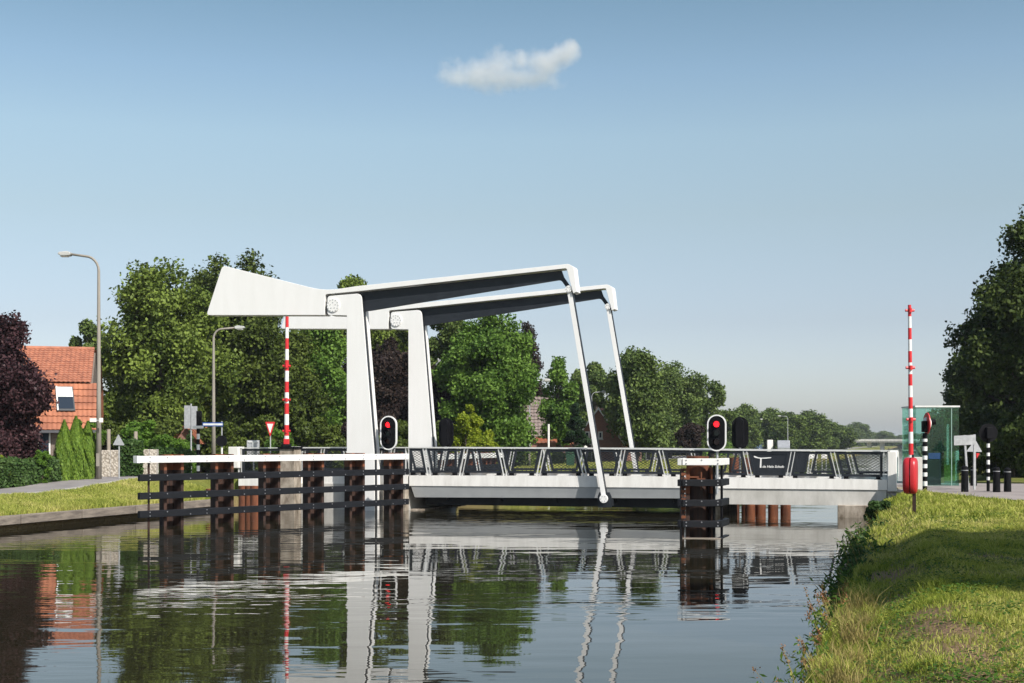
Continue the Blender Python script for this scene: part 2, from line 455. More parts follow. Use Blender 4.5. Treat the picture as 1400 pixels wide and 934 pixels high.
# ------------------------------------------------------------------ water
def build_water():
    m = bpy.data.materials.new("canal_water"); m.use_nodes = True
    nt = m.node_tree; b = nt.nodes["Principled BSDF"]
    b.inputs["Base Color"].default_value = (.018, .016, .009, 1)
    b.inputs["Roughness"].default_value = .015
    b.inputs["IOR"].default_value = 1.333
    b.inputs["Specular IOR Level"].default_value = .78
    tc = nt.nodes.new("ShaderNodeTexCoord")
    def noise(scale, st, detail=3.0, dist=0.0):
        mp = nt.nodes.new("ShaderNodeMapping"); mp.inputs["Scale"].default_value = st
        mp.inputs["Rotation"].default_value = (0, 0, R(-8))
        nt.links.new(tc.outputs["Object"], mp.inputs[0])
        n = nt.nodes.new("ShaderNodeTexNoise"); n.inputs["Scale"].default_value = scale; n.inputs["Detail"].default_value = detail
        n.inputs["Distortion"].default_value = dist
        nt.links.new(mp.outputs[0], n.inputs["Vector"]); return n
    a = noise(2.6, (.35, 1, 1), 2.0)      # small ripples, crests across the view
    c = noise(.55, (.4, 1, 1), 2.0)       # slow swell
    d = noise(.085, (.5, 1.6, 1), 4.0, .6)  # calm and ruffled patches
    rp = nt.nodes.new("ShaderNodeValToRGB")
    rp.color_ramp.elements[0].position = .47; rp.color_ramp.elements[1].position = .64
    rp.color_ramp.elements[0].color = (.09, .09, .09, 1); rp.color_ramp.elements[1].color = (1, 1, 1, 1)
    nt.links.new(d.outputs[0], rp.inputs[0])
    mu = nt.nodes.new("ShaderNodeMath"); mu.operation = 'MULTIPLY'
    nt.links.new(a.outputs[0], mu.inputs[0]); nt.links.new(rp.outputs[0], mu.inputs[1])
    b1 = nt.nodes.new("ShaderNodeBump"); b1.inputs["Distance"].default_value = .018
    b2 = nt.nodes.new("ShaderNodeBump"); b2.inputs["Distance"].default_value = .012
    nt.links.new(mu.outputs[0], b1.inputs["Height"]); nt.links.new(c.outputs[0], b2.inputs["Height"])
    nt.links.new(b1.outputs[0], b2.inputs["Normal"]); nt.links.new(b2.outputs[0], b.inputs["Normal"])
    mb = MB()
    rows = []
    for w in [-75, -40, -20, 0, 40, 150, 500, 1300]:
        rows.append([(*to_xy(s, w), 0.0) for s in [-60, -20, 0, 10, 20, 30, 60, 260 if w > 600 else 80]])
    mb.grid(rows)
    mb.build("canal_water", m, kind="structure", label="dark calm canal water with ripples mirroring the bridge", )
build_water()

# ------------------------------------------------------------------ banks
def bank_left(w):
    if w < .80: return -5.2 + .03 * (w / 10)
    if w < 7.0: return 1.6
    pts = [(7.0, 1.6), (12, 2.2), (25, 4.2), (126, 7.0), (256, 8.6), (700, 11.0), (3000, 20.0)]
    for (a, x), (b, y) in zip(pts, pts[1:]):
        if w <= b: return x + (y - x) * (w - a) / (b - a)
    return 20
def bank_right(w):
    if w < .8: return 19.3 + .32 * (1 - sstep(-14, -6, w))
    if w < 7: return 18.6
    return 18.6 + 2.9 * sstep(7, 16, w) + .002 * w
def zleft(s, w):
    d = bank_left(w) - s
    if w < .8:
        z = .42 + .18 * sstep(0, 1.2, d) + .24 * sstep(1.2, 3.3, d) + .10 * sstep(5, 14, d)
        return z + .36 * sstep(-8, -.5, w) * sstep(0, 2.0, d) 
    z = .35 + .6 * sstep(0, 3.5, d)
    t = 1 - sstep(8, 14, w)
    return z * (1 - t) + 1.14 * t if w > 7 else 1.14 + 0 * z
def zright(s, w):
    d = s - bank_right(w)
    z = .62 + .33 * sstep(0, 1.0, d)
    if w >= 7: z = .3 + .65 * sstep(0, 3.0, d)
    if 0.8 <= w < 7: z = .98
    u = .05 * math.sin(s * .9 + w * .35) * sstep(.5, 2.5, d) * (1 - sstep(-12, -5, w))
    return z + u + .05 * sstep(-10, 0, w)
def zground(X, Y):
    s, w = to_sw(X, Y)
    return zleft(s, w) if s < 8 else zright(s, w)
def bare(s, w):
    X, Y = to_xy(s, w)
    if s < 8:
        d = bank_left(w) - s
        return .5 * (1 - sstep(0, .8, d)) if w < .8 else 0
    d = s - bank_right(w)
    b = .75 * math.exp(-((d - .35) / .30) ** 2) * (.55 + .45 * math.sin(w * 1.3) ** 2)
    b = max(b, .45 * sstep(.62, .8, .5 + .25 * math.sin(s * 2.1 + 1) * math.cos(w * 1.7) + .25 * math.sin(s * 4.4 + w * 3.1)))
    # worn track by the camera
    for (px, py, rx, ry) in [(1285, 852, .42, 1.7), (1312, 890, .42, 1.2), (1338, 930, .44, 1.0), (1205, 880, .12, 1.2), (1265, 830, .5, 1.0), (1365, 762, .5, 1.2), (1215, 760, .5, 1.5)]:
        D = 1800 * 1.6 / (py - 606); x0 = (px - 700) / 1800 * D
        b = max(b, 1.05 * math.exp(-(((X - x0) / rx) ** 2 + ((Y - D) / ry) ** 2)))
    return min(1, b)
def build_bank(name, side):
    ws = [-75, -60, -50] + [-46 + .5 * i for i in range(93)] + [.79, .81] + [1.5, 2.5, 3.5, 4.5, 5.5, 6.5, 7.0] + [8 + i for i in range(16)] + [26, 30, 36, 44, 54, 66, 80, 100, 126, 160, 200, 256, 320, 400, 520, 700, 1000, 1500, 2200, 3000]
    ds = [0, .15, .3, .5, .7, .9, 1.1, 1.4, 1.8, 2.2, 2.7, 3.3, 4, 5, 6, 7, 8, 9.5, 11, 14, 18, 24, 32, 45, 70, 120, 220, 500, 1200, 2500]
    V = []; at = []
    nc = len(ds) + 1
    for w in ws:
        b = bank_left(w) if side < 0 else bank_right(w)
        x, y = to_xy(b, w); V.append((x, y, -.6)); at.append(1.0)
        for d in ds:
            s = b + side * d
            z = zleft(s, w) if side < 0 else zright(s, w)
            x, y = to_xy(s, w); V.append((x, y, z)); at.append(bare(s, w))
    F = []
    for i in range(len(ws) - 1):
        for j in range(nc - 1):
            q = (i * nc + j, i * nc + j + 1, (i + 1) * nc + j + 1, (i + 1) * nc + j)
            F.append(q[::-1] if side > 0 else q)
    # both banks face up
    o = npmesh(name, np.array(V), np.array(F)[:, ::-1], GROUND, kind="structure")
    a = o.data.attributes.new("bare", 'FLOAT', 'POINT'); a.data.foreach_set("value", at)
    o.data.polygons.foreach_set("use_smooth", [True] * len(F))
    return o
build_bank("ground", -1)
build_bank("ground", 1)
# the canal ends far away, ground beyond
mb = MB(); mb.grid([[(*to_xy(s, w), .9) for s in (5, 15, 40)] for w in (900, 1500, 3000)])
mb.build("ground", GROUND, kind="structure")

def sheet(name, rows, m, dz=.012, zf=None, n=14, sub=None):
    # rows: list of (w, s0, s1); draped on the ground
    out = []
    for (w, s0, s1) in rows:
        r = []
        for k in range(n + 1):
            s = s0 + (s1 - s0) * k / n
            z = (zleft(s, w) if s < 8 else zright(s, w)) + dz
            x, y = to_xy(s, w); r.append((x, y, z))
        out.append(r)
    mb = MB(); mb.grid(out)
    return mb.build(name, m, kind="structure")
sheet("road", [(w, -11.9, -8.4) for w in [-60, -40] + [-30 + i for i in range(30)] + [-.2]], ASPH)
sheet("road", [(w, -60, -8.3 if w < .8 else 1.4) for w in (-.15, .3, .79)] , ASPH, n=40)
sheet("road", [(w, -60, 1.5) for w in (.82, 2, 3.5, 5, 6.4)], ASPH, n=40)
sheet("road", [(w, -9.5 + .02 * (w - 14) , -5.2 + .028 * (w - 14)) for w in [6.4, 8, 10, 12, 14, 18, 24, 32, 45, 60, 90, 126, 180, 256, 400, 600]], ASPH, dz=.016)
kb = MB()
for (s0, s1) in ((-8.40, -8.28), (-12.02, -11.9)):
    pr = None
    for i in range(31):
        w = -30 + i * 29.6 / 30
        z0 = zleft(s0, w)
        cur = [(*to_xy(s0, w), z0 - .05), (*to_xy(s0, w), z0 + .05), (*to_xy(s1, w), z0 + .05), (*to_xy(s1, w), z0 - .05)]
        if pr: kb.add(pr + cur, [(0, 1, 5, 4), (1, 2, 6, 5), (2, 3, 7, 6)])
        pr = cur
kb.build("kerb", KERB, kind="structure")
# right bank: brick paved bridge approach flaring towards the camera, and the towpath
rows = [(-12, 40, 60), (-10, 32, 60), (-8.4, 24.5, 60), (-7.0, 22.9, 60), (-5.2, 21.9, 60), (-3.2, 21.1, 60), (-1.2, 20.4, 60), (.5, 19.6, 60), (.85, 19.0, 60), (3, 19.0, 60), (6.2, 19.0, 60)]
sheet("pavement", rows, PAVE, n=40, dz=.018)
sheet("towpath", [(w, 25.8 - .01 * w, 29.6 - .01 * w) for w in [6.2, 8, 10, 14, 20, 30, 45, 70, 110, 180, 300]], ASPH, dz=.022)

# timber edging of the left bank, the nearer lengths are beams of their own
edge = []
w = -40.0
first = True
while w < -.6:
    L = 2.95
    mb = MB()
    s0, s1 = -5.2, -5.2
    a = (*to_xy(-5.1, w), .30); b = (*to_xy(-5.1, min(w + L, -.3)), .30)
    mb.bar(a, b, .26, .26, up=(0, 0, 1))
    o = mb.build("timber_edge_beam", TIMBER, bevel=.012, label="grey weathered timber beam edging the left grass bank above the water", cat="timber beam", group="timber beams edging the left bank")
    w += 3.0
for i in range(1):
    w0 = -41.6 + i * 3.1
    if w0 > -22.6: break
    mb = MB()
    mb.bar((*to_xy(19.42, w0), .60), (*to_xy(19.42, w0 + 3.05), .60), .16, .16, up=(0, 0, 1))
    mb.build("timber_edge_beam", TIMBER, bevel=.012, label="pinkish grey timber beam half overgrown on the near right bank", cat="timber beam", group="timber beams edging the right bank")

# ------------------------------------------------------------------ the drawbridge
W = 6.4
bridge = empty("drawbridge", (OX, OY, 0), math.atan2(UY, UX), "white modern drawbridge with two tall gooseneck balance arms and grey mesh railings across the canal", "bridge")
def BP(px, py, w=0.0): return P(px, py, w)
def poly(px, w=0.0): return [P(x, y, w) for x, y in px]

def tower():
    p = poly([(447.5, 405), (494, 401), (511.5, 618), (512.5, 716), (474, 716), (474, 431.5), (447.5, 431)])
    face = roundpoly(p, [.12, .22, 0, 0, 0, 0, .12])
    inner = poly([(450, 407.5), (493, 403.5), (510.3, 618), (511.3, 716), (476, 716), (476, 429), (450, 429)])
    mb = MB(); mb.prism(face, 0.0, .05)
    col_o = mb.build("tower_column", WHITE, bridge, bevel=.012)
    MB().prism(inner, .05, .34).build("column_web", DARK, col_o)
    MB().prism(face, .34, .56).build("rear_flange", WHITE, col_o, bevel=.012)
    # bearing with its ring of bolts
    s, z = P(455.8, 417.5, 0)
    r = P(464.5, 417.5, 0)[0] - s
    mb = MB(); mb.cyly(s, z, -.035, .0, r, 28)
    d = mb.build("bearing_disc", WHITE, col_o, bevel=.006); smooth_angle(d)
    bolts([(s + math.cos(k * math.pi / 6) * r * .82, z + math.sin(k * math.pi / 6) * r * .82) for k in range(12)] +
          [(s + math.cos(k * math.pi * .4 + .3) * r * .42, z + math.sin(k * math.pi * .4 + .3) * r * .42) for k in range(5)], col_o, r=.017, m=GREYST)
    # stained foot at the waterline
    return col_o
tower()

def balance_arm():
    # white flange of the arm, running from the counterweight to the gooseneck tip
    cw = roundpoly(poly([(304, 363.0), (440.5, 397), (462, 395.2), (490, 391.0), (490, 398.2), (444.5, 402.5), (443.5, 431), (282, 431)]),
                   [.16, .5, .1, 0, 0, .10, .0, .14])
    arm = MB().prism(cw, 0.0, .56).build("balance_arm", WHITE, bridge, bevel=.012)
    fl = roundpoly(poly([(490, 391.0), (777, 360.8), (784.5, 365), (788.5, 399), (783.5, 401), (774.5, 366.8), (490, 398.2)]), [0, .05, .06, 0, 0, .06, 0])
    MB().prism(fl, 0.0, .56).build("arm_flange", WHITE, arm, bevel=.008)
    web = poly([(436, 405), (490, 399), (765.2, 369), (768.5, 378), (776.5, 389.5), (776.5, 393.5), (773, 393.5), (764.6, 381.5), (502, 424.2), (436, 429)])
    web = roundpoly(web, [0, 0, 0, 0, 0, 0, 0, .12, 0, 0])
    MB().prism(web, .22, .34).build("arm_web", DARK, arm)
    # dark recess round the bearing
    return arm
balance_arm()

def hanger():
    a = P(777, 395, 0); b = P(825, 682, 0)
    mb = MB(); mb.bar((a[0], .10, a[1]), (b[0], .10, b[1]), .165, .03)
    o = mb.build("hanger_rod", WHITE, bridge, bevel=.004)
    MB().bar((a[0] + .01, .26, a[1]), (b[0] + .01, .26, b[1]), .15, .28).build("rod_web", DARK, o)
    for (s, z, r) in ((a[0], a[1], .125), (b[0], b[1], .155)):
        mb = MB(); mb.cyly(s, z, .03, .085, r, 24)
        d = mb.build("pivot_disc", WHITE, o, bevel=.006); smooth_angle(d)
        bolts([(s + math.cos(k * math.pi / 3) * r * .62, z + math.sin(k * math.pi / 3) * r * .62) for k in range(6)], o, .015, .035, .015, GREYST)
    br = P(825, 676, 0); b2 = P(825, 692.5, 0)
    p = [(br[0] - .24, br[1] - .08), (br[0] - .17, br[1] + .07), (br[0] + .19, br[1] + .07), (br[0] + .26, br[1] - .08), (br[0] + .26, b2[1] - .04), (br[0] - .20, b2[1] - .04)]
    MB().prism(p, .11, .19).build("rod_bracket", DARK, o)
    MB().box(br[0] - .16, br[0] + .19, .19, .9, b2[1], b2[1] + .28).build("bracket_arm", DARK, o)
    return o
hanger()
front_parts = [c for c in bridge.children]
for c in front_parts:
    d = copy_tree(c, bridge); d.location = (0, W, 0)
# cross beam between the two counterweights and between the arms' shoulders

# deck: white edge, grey girder face sloping back below, dark girders underneath
def line_z(pts, px, w):
    for (x0, y0), (x1, y1) in zip(pts, pts[1:]):
        if px <= x1 or (x1, y1) == pts[-1]:
            return P(px, y0 + (y1 - y0) * (px - x0) / (x1 - x0), w)[1]
TOPL = [(320, 650.5), (560, 650), (860, 651), (1100, 654), (1232, 656.5)]
BOTL = [(320, 664.5), (560, 664.3), (860, 666.5), (1190, 669.8), (1232, 670.5)]
RAILT = [(320, 612.5), (560, 612.2), (860, 613.8), (1000, 615.6), (1232, 617.2)]
def strip(name, px0, px1, top, bot, w0, w1, m, parent, n=10, **kw):
    mb = MB(); rows = []
    xs = [px0 + (px1 - px0) * i / n for i in range(n + 1)]
    for i in range(n):
        a, b = xs[i], xs[i + 1]
        sa, sb = Ls(a, w0), Ls(b, w0)
        ta, tb = line_z(top, a, w0), line_z(top, b, w0)
        ba, bb = line_z(bot, a, w0), line_z(bot, b, w0)
        mb.add([(sa, w0, ba), (sb, w0, bb), (sb, w0, tb), (sa, w0, ta), (sa, w1, ba), (sb, w1, bb), (sb, w1, tb), (sa, w1, ta)],
               [(0, 1, 2, 3), (7, 6, 5, 4), (3, 2, 6, 7), (1, 0, 4, 5)] + ([(0, 3, 7, 4)] if i == 0 else []) + ([(1, 5, 6, 2)] if i == n - 1 else []))
    return mb.build(name, m, parent, **kw)
deck = strip("deck_edge", 559.5, 937, TOPL, BOTL, .60, 1.0, WHITE2, bridge)
strip("deck_edge", 939.5, 1213, TOPL, BOTL, .60, 1.0, WHITE2, bridge)
strip("deck_edge", 326, 557, TOPL, BOTL, .60, 1.0, WHITE2, bridge)
# rear edges
for (a, b) in ((559.5, 937), (939.5, 1213), (326, 557)):
    sa, sb = Ls(a, .6), Ls(b, .6)
    MB().box(sa, sb, W - .5, W - .08, 1.08, 1.34).build("deck_edge", WHITE2, bridge)
S0, S1, S2, S3 = Ls(559.5, .6), Ls(937, .6), Ls(939.5, .6), Ls(1213, .6)
SL = Ls(326, .6)
MB().box(S0, S1, 1.0, W - .5, 1.02, 1.13).build("deck_plate", ASPH, bridge)
MB().box(S2, S3 + 1, 1.0, W - .5, 1.02, 1.125).build("deck_plate", ASPH, bridge)
MB().box(SL, S0 - .01, 1.0, W - .5, 1.02, 1.127).build("deck_plate", ASPH, bridge)
# moving span girder face
def sz(px, py, w): s, z = P(px, py, w); return (s, w, z)
zt = 1.02
a = sz(562, 665, .62); b = sz(567, 680, .74); c = sz(937, 681.5, .74); d = sz(937, 667.5, .62)
mb = MB(); mb.add([(a[0], .62, a[2] + .004), (d[0], .62, d[2] + .004), (c[0], .74, c[2]), (b[0], .74, b[2]),
                   (a[0], 1.05, a[2] + .004), (d[0], 1.05, d[2] + .004), (c[0], 1.06, c[2]), (b[0], 1.06, b[2])],
                  [(0, 3, 2, 1), (4, 5, 6, 7), (0, 4, 7, 3), (1, 2, 6, 5), (2, 3, 7, 6), (0, 1, 5, 4)])
mb.build("girder_face", GREYST, bridge)
mb = MB(); mb.add([(a[0], W - .1, a[2]), (d[0], W - .1, d[2]), (c[0], W - .5, c[2]), (b[0], W - .5, b[2])], [(0, 1, 2, 3)])
mb.add([(a[0], W - .16, a[2]), (d[0], W - .16, d[2]), (c[0], W - .56, c[2]), (b[0], W - .56, b[2])], [(0, 1, 2, 3)])
mb.build("girder_face", GREYST, bridge)
zb = P(700, 691.5, 1.7)[1]
for (w0, w1) in ((1.7, 1.9), (W - .9, W - .7)):
    MB().box(b[0] + .1, S1 - .1, w0, w1, zb, 1.02).build("main_girder", DARK, bridge)
for k in range(5):
    s = b[0] + .9 + k * (S1 - b[0] - 1.6) / 4
    MB().box(s - .12, s + .12, 1.5, W - .9, zb + .18, 1.02).build("cross_girder", DARK, bridge)
# fixed concrete span on the right
strip("concrete_edge_beam", 940, 1212, BOTL, [(320, 690), (1000, 689.5), (1232, 692)], .64, 1.2, CONC, bridge)
MB().box(Ls(941, 1.2), S3, 1.2, W - .3, .72, 1.02).build("concrete_slab", CONC, bridge)
for w in (2.6, 4.6): MB().box(Ls(945, w), S3 - .2, w, w + .35, .5, .72).build("concrete_beam", CONC, bridge)
# end parapet blocks
def block(name, px0, px1, y0, y1, w0, w1, m, parent, **kw):
    s0, s1 = Ls(px0, w0), Ls(px1, w0)
    za, zb_ = P(px0, y0, w0)[1], P(px0, y1, w0)[1]
    return MB().box(s0, s1, w0, w1, za, zb_).build(name, m, parent, **kw)
block("parapet_block", 1213.5, 1226, 617.5, 672, .58, 1.1, WHITE2, bridge, bevel=.02)
o = block("parapet_block", 1213.5, 1226, 617.5, 672, .58, 1.1, WHITE2, bridge, bevel=.02); o.location = (0, W - 1.3, 0)
block("parapet_block", 312, 325.5, 611, 640, .58, 1.1, WHITE2, bridge, bevel=.02)
block("parapet_block", 405.3, 409, 617, 667, .40, .598, WHITE2, bridge)
o = block("parapet_block", 312, 325.5, 611, 640, .58, 1.1, WHITE2, bridge, bevel=.02); o.location = (0, W - 1.3, 0)

# railing: slanted posts in pairs of light bars, dark frames filled with expanded mesh between them
posts = [(328.5, 328.5), (388, 396), (442, 436), (480, 488), (538, 531.5), (557, 557), (580.5, 587), (637.5, 630.5), (683.5, 691), (743.5, 736), (791, 800), (852.5, 845.5), (903.5, 911.5),
         (965, 957.5), (1018.5, 1026), (1084.5, 1077.5), (1138, 1147), (1211, 1211)]
WR = .78
def clip_line(p, d, quad):
    t0, t1 = -1e9, 1e9
    n = len(quad)
    for i in range(n):
        ax, az = quad[i]; bx, bz = quad[(i + 1) % n]
        ex, ez = bx - ax, bz - az
        nx, nz = ez, -ex                                   # outward for a counter-clockwise quad
        den = nx * d[0] + nz * d[1]; num = nx * (p[0] - ax) + nz * (p[1] - az)
        if abs(den) < 1e-9:
            if num > 0: return None
            continue
        t = -num / den
        if den > 0: t1 = min(t1, t)
        else: t0 = max(t0, t)
    return (t0, t1) if t1 - t0 > .02 else None
def inset(q, d):
    # shrink a counter-clockwise quad by d on each side
    out = []
    n = 4
    lines = []
    for i in range(n):
        ax, az = q[i]; bx, bz = q[(i + 1) % n]
        L = math.hypot(bx - ax, bz - az); nx, nz = -(bz - az) / L, (bx - ax) / L
        lines.append(((ax + nx * d, az + nz * d), (bx - ax, bz - az)))
    for i in range(n):
        (p, d1), (q2, d2) = lines[i - 1], lines[i]
        den = d1[0] * d2[1] - d1[1] * d2[0]
        t = ((q2[0] - p[0]) * d2[1] - (q2[1] - p[1]) * d2[0]) / den
        out.append((p[0] + d1[0] * t, p[1] + d1[1] * t))
    return out
FOOTL = [(320, 646.4), (560, 646.0), (860, 647.6), (1190, 652.0), (1232, 652.6)]
rail_objs = []
signpanel = None
for i, (xt, xb) in enumerate(posts):
    st, zt_ = P(xt, 0, WR)[0], line_z(RAILT, xt, WR)
    sb, zb_ = P(xb, 0, WR)[0], line_z(TOPL, xb, WR)
    mb = MB()
    if i not in (13,):
        for o_ in (-.062, .062):
            mb.bar((sb + o_, WR, zb_), (st + o_, WR, zt_ - .03), .024, .09)
        for f in (.05,):
            mb.box(sb + (st - sb) * f - .07, sb + (st - sb) * f + .07, WR - .02, WR + .02, zb_ + (zt_ - zb_) * f - .012, zb_ + (zt_ - zb_) * f + .012)
        rail_objs.append(mb.build("railing_post", ALU, bridge))
    if i == len(posts) - 1: break
    xt2, xb2 = posts[i + 1]
    if i == 4 or i == 5 or True:
        s2t, z2t = P(xt2, 0, WR)[0], line_z(RAILT, xt2, WR)
        s2b, z2b = P(xb2, 0, WR)[0], line_z(FOOTL, xb2, WR)
        zf = line_z(FOOTL, xb, WR)
        g = .105
        q = [(sb + g, zf), (s2b - g, z2b), (s2t - g, z2t - .035), (st + g, zt_ - .035)]
        if q[1][0] - q[0][0] < .25 or q[2][0] - q[3][0] < .2: continue
        inn = inset(q, .085)
        mb = MB()
        for k in range(4):
            k2 = (k + 1) % 4
            vs = [(q[k][0], WR - .03, q[k][1]), (q[k2][0], WR - .03, q[k2][1]), (inn[k2][0], WR - .03, inn[k2][1]), (inn[k][0], WR - .03, inn[k][1])]
            vs += [(x, WR + .03, z) for x, y, z in vs]
            mb.add(vs, [(0, 1, 2, 3), (7, 6, 5, 4), (1, 0, 4, 5), (3, 2, 6, 7)])
        fr = mb.build("railing_panel", DARK, bridge)
        # feet
        for fx in (q[0][0] + .14, q[1][0] - .14):
            mb = MB(); zt0 = line_z(TOPL, 700, .62) * 0 + zf
            mb.box(fx - .075, fx + .075, WR - .10, WR + .06, zf - .10, zf + .004); mb.box(fx - .13, fx + .13, WR - .15, WR + .08, zf - .108, zf - .085)
            mb.build("panel_foot", BLACK, fr)
        if i == 14:
            MB().prism(inn, WR - .008, WR + .008).build("sign_panel", DARK, fr)
            signpanel = (fr, inn)
        else:
            mb = MB()
            lo = min(p[0] for p in inn); hi = max(p[0] for p in inn); zl = min(p[1] for p in inn); zh = max(p[1] for p in inn)
            for sg in (-1, 1):
                d = (math.cos(R(31)), sg * math.sin(R(31)))
                step = .085 / abs(d[1]) 
                x = lo - (zh - zl) * 2.2
                while x < hi + (zh - zl) * 2.2:
                    t = clip_line((x, (zl + zh) / 2), d, inn)
                    if t:
                        a_ = (x + d[0] * t[0], (zl + zh) / 2 + d[1] * t[0]); b_ = (x + d[0] * t[1], (zl + zh) / 2 + d[1] * t[1])
                        mb.bar((a_[0], WR + .002 * sg, a_[1]), (b_[0], WR + .002 * sg, b_[1]), .0095, .009)
                    x += step
            mb.build("expanded_mesh", DARK, fr)
        rail_objs.append(fr)
# cap rail
mb = MB()
xs = [327] + [360 + 40 * i for i in range(22)] + [1213]
for a, b in zip(xs, xs[1:]):
    pa, pb = (Ls(a, WR), line_z(RAILT, a, WR)), (Ls(b, WR), line_z(RAILT, b, WR))
    mb.bar((pa[0], WR, pa[1]), (pb[0], WR, pb[1]), .035, .13)
rail_objs.append(mb.build("cap_rail", ALU, bridge))
for o in rail_objs:
    c = copy_tree(o, bridge); c.location = (0.32, W - 1.06 - .28, 0)

# lettering on the dark panel
def text_mesh(txt, size, shear=0.0, bold=0.0):
    cu = bpy.data.curves.new("lettering", 'FONT'); cu.body = txt; cu.size = size; cu.shear = shear; cu.offset = bold; cu.extrude = .003
    o = bpy.data.objects.new("lettering_tmp", cu); col.objects.link(o)
    bpy.context.view_layer.update()
    me = bpy.data.meshes.new_from_object(o.evaluated_get(bpy.context.evaluated_depsgraph_get()))
    bpy.data.objects.remove(o)
    return me
fr, inn = signpanel
me = text_mesh("de Hele Scholte", .2, .25, .003)
xsv = [v.co.x for v in me.vertices]; tw = max(xsv) - min(xsv)
s0, z0 = P(1042.5, 639.5, WR); s1, _ = P(1074, 639.5, WR)
k = (s1 - s0) / tw
me.transform(Matrix.Translation((s0, WR - .014, z0)) @ Matrix.Rotation(math.pi / 2, 4, 'X') @ Matrix.Scale(k, 4) @ Matrix.Translation((-min(xsv), 0, 0)))
me.materials.append(WHITE)
o = bpy.data.objects.new("lettering", me); col.objects.link(o); o.parent = fr
logo = [(1030.6, 623.4), (1032.4, 623.6), (1036.5, 625.3), (1041, 625.9), (1054.5, 625.2), (1054.3, 626.3), (1048, 627.0), (1041.4, 627.2), (1041.0, 639.6), (1038.9, 639.6), (1039.4, 627.1), (1035, 626.6), (1031, 625.2)]
MB().prism(poly(logo, WR), WR - .017, WR - .0085).build("bridge_logo", WHITE, fr)

# ------------------------------------------------------------------ abutments
ab = empty("bridge_abutment", (OX, OY, 0), math.atan2(UY, UX), "pale concrete abutment under the tower end of the bridge, stained brown at the waterline", "abutment")
sA, sB = Ls(509, .4), Ls(556.5, .62)
MB().box(SL, sB - .0, .66, W - .2, -.6, 1.018).build("abutment_wall", CONC, ab)
s0, s1 = Ls(524, .35), Ls(555, .35)
MB().box(s0, s1, .30, .655, -.6, .99).build("front_pier", CONCD, ab, bevel=.02)
MB().box(s0 - 3.6, s0 - .02, .57, .655, -.6, .99).build("wing_wall", CONC, ab)
MB().box(s1 + .05, s1 + .5, .7, W - .5, -.6, .05).build("footing_ledge", CONCD, ab)
ab2 = empty("bridge_abutment", (OX, OY, 0), math.atan2(UY, UX), "pale concrete abutment at the grassy right bank end of the bridge, next to the opening", "abutment")
s0 = Ls(1145, .5); 
MB().box(s0, S3 + 1.0, .50, W - .2, -.6, P(1145, 690.8, .5)[1] ).build("abutment_wall", CONCD, ab2, bevel=.02)
MB().box(S3 + .002, 20.4, .66, W - .2, -.3, .97).build("wing_wall", CONC, ab2)
# mid-channel bearing pier hidden behind the timber dolphin
pr = empty("bridge_pier", (OX, OY, 0), math.atan2(UY, UX), "dark concrete pier under the joint of the bridge spans", "pier")
s0 = Ls(940, .9)
MB().box(s0 - .1, s0 + 1.15, .95, W - .6, -.6, .50).build("pier_shaft", CONCD, pr)
MB().box(s0 - .1, s0 + 1.15, .75, W - .5, .50, .70).build("pier_cap", CONC, pr)
# ------------------------------------------------------------------ the fenders
def sheet_pile(mb, x, y, ang, wd, dp, z0, z1, mi=0, rise=.0):
    # open U section, the opening towards local -y, as a folded plate
    t = .035; h = wd / 2
    c, s_ = math.cos(ang), math.sin(ang)
    out = [(-h, 0), (-h + .10, 0), (-h * .62, dp), (h * .62, dp), (h - .10, 0), (h, 0), (h, t), (h - .10 + t, t), (h * .62 + t, dp + t), (-h * .62 - t, dp + t), (-h + .10 - t, t), (-h, t)]
    pts = [(x + px * c - py * s_, y + px * s_ + py * c) for px, py in out]
    mb.prism_z(pts, z0, z1, mi)
def fender(A, B, name, label, npile, plank_pts, first_pile=.115, last_pile=.955):
    ang = math.atan2(B[1] - A[1], B[0] - A[0]); L = math.hypot(B[0] - A[0], B[1] - A[1])
    root = empty(name, (A[0], A[1], 0), ang, label, "fender")
    # planks along local x at y = 0 (front face at -.14)
    for i, z in enumerate((2.06, 1.51, .96, .41)):
        mb = MB()
        n = 3
        for k in range(n):
            x0, x1 = L * k / n + (.006 if k else 0), L * (k + 1) / n
            mb.box(x0, x1, -.13, 0, z - .105, z + .105)
        p = mb.build("plank", PLANKW if i == 0 else PLANK, root, bevel=.012)
        sp = []
        x = .35
        q = 0
        while x < L - .2:
            for zz in ((.055, -.055) if q % 3 == 0 else ((.05,) if q % 3 == 1 else (-.05,))):
                sp.append((x, z + zz))
            x += .85 if q % 2 else .62; q += 1
        bolts(sp, p, -.142, -.128, .02)
    for i in range(npile):
        x = L * (first_pile + (last_pile - first_pile) * i / (npile - 1))
        mb = MB(); sheet_pile(mb, x, .02, 0, .72, .36, -.7, 1.72)
        o = mb.build("sheet_pile", RUSTD, root)
        mb = MB(); sheet_pile(mb, x, .02, 0, .72, .36, 1.72, 2.20)
        mb.build("sunlit_pile_head", RUST, o)  # brighter rust puts the sunlit top of the pile into its colour
        MB().box(x - .33, x + .33, .06, .40, 2.0, 2.03).build("head_plate", RUST, o)
    mb = MB(); mb.cyl(.42, .04, -.5, 2.0, .035, n=8)
    mb.build("tie_rod", RUSTD, root)
    return root
A = WP(188, 39.5); B = WP(556, 48.3)
fl = fender(A, B, "mooring_fender", "long fender of black planks and one white plank on six rusty piles by the tower", 6, None)
# return cap of the white plank at the near end
MB().box(-.12, -.008, -.16, .05, 1.95, 2.17).build("plank_end", PLANKW, fl, bevel=.01)

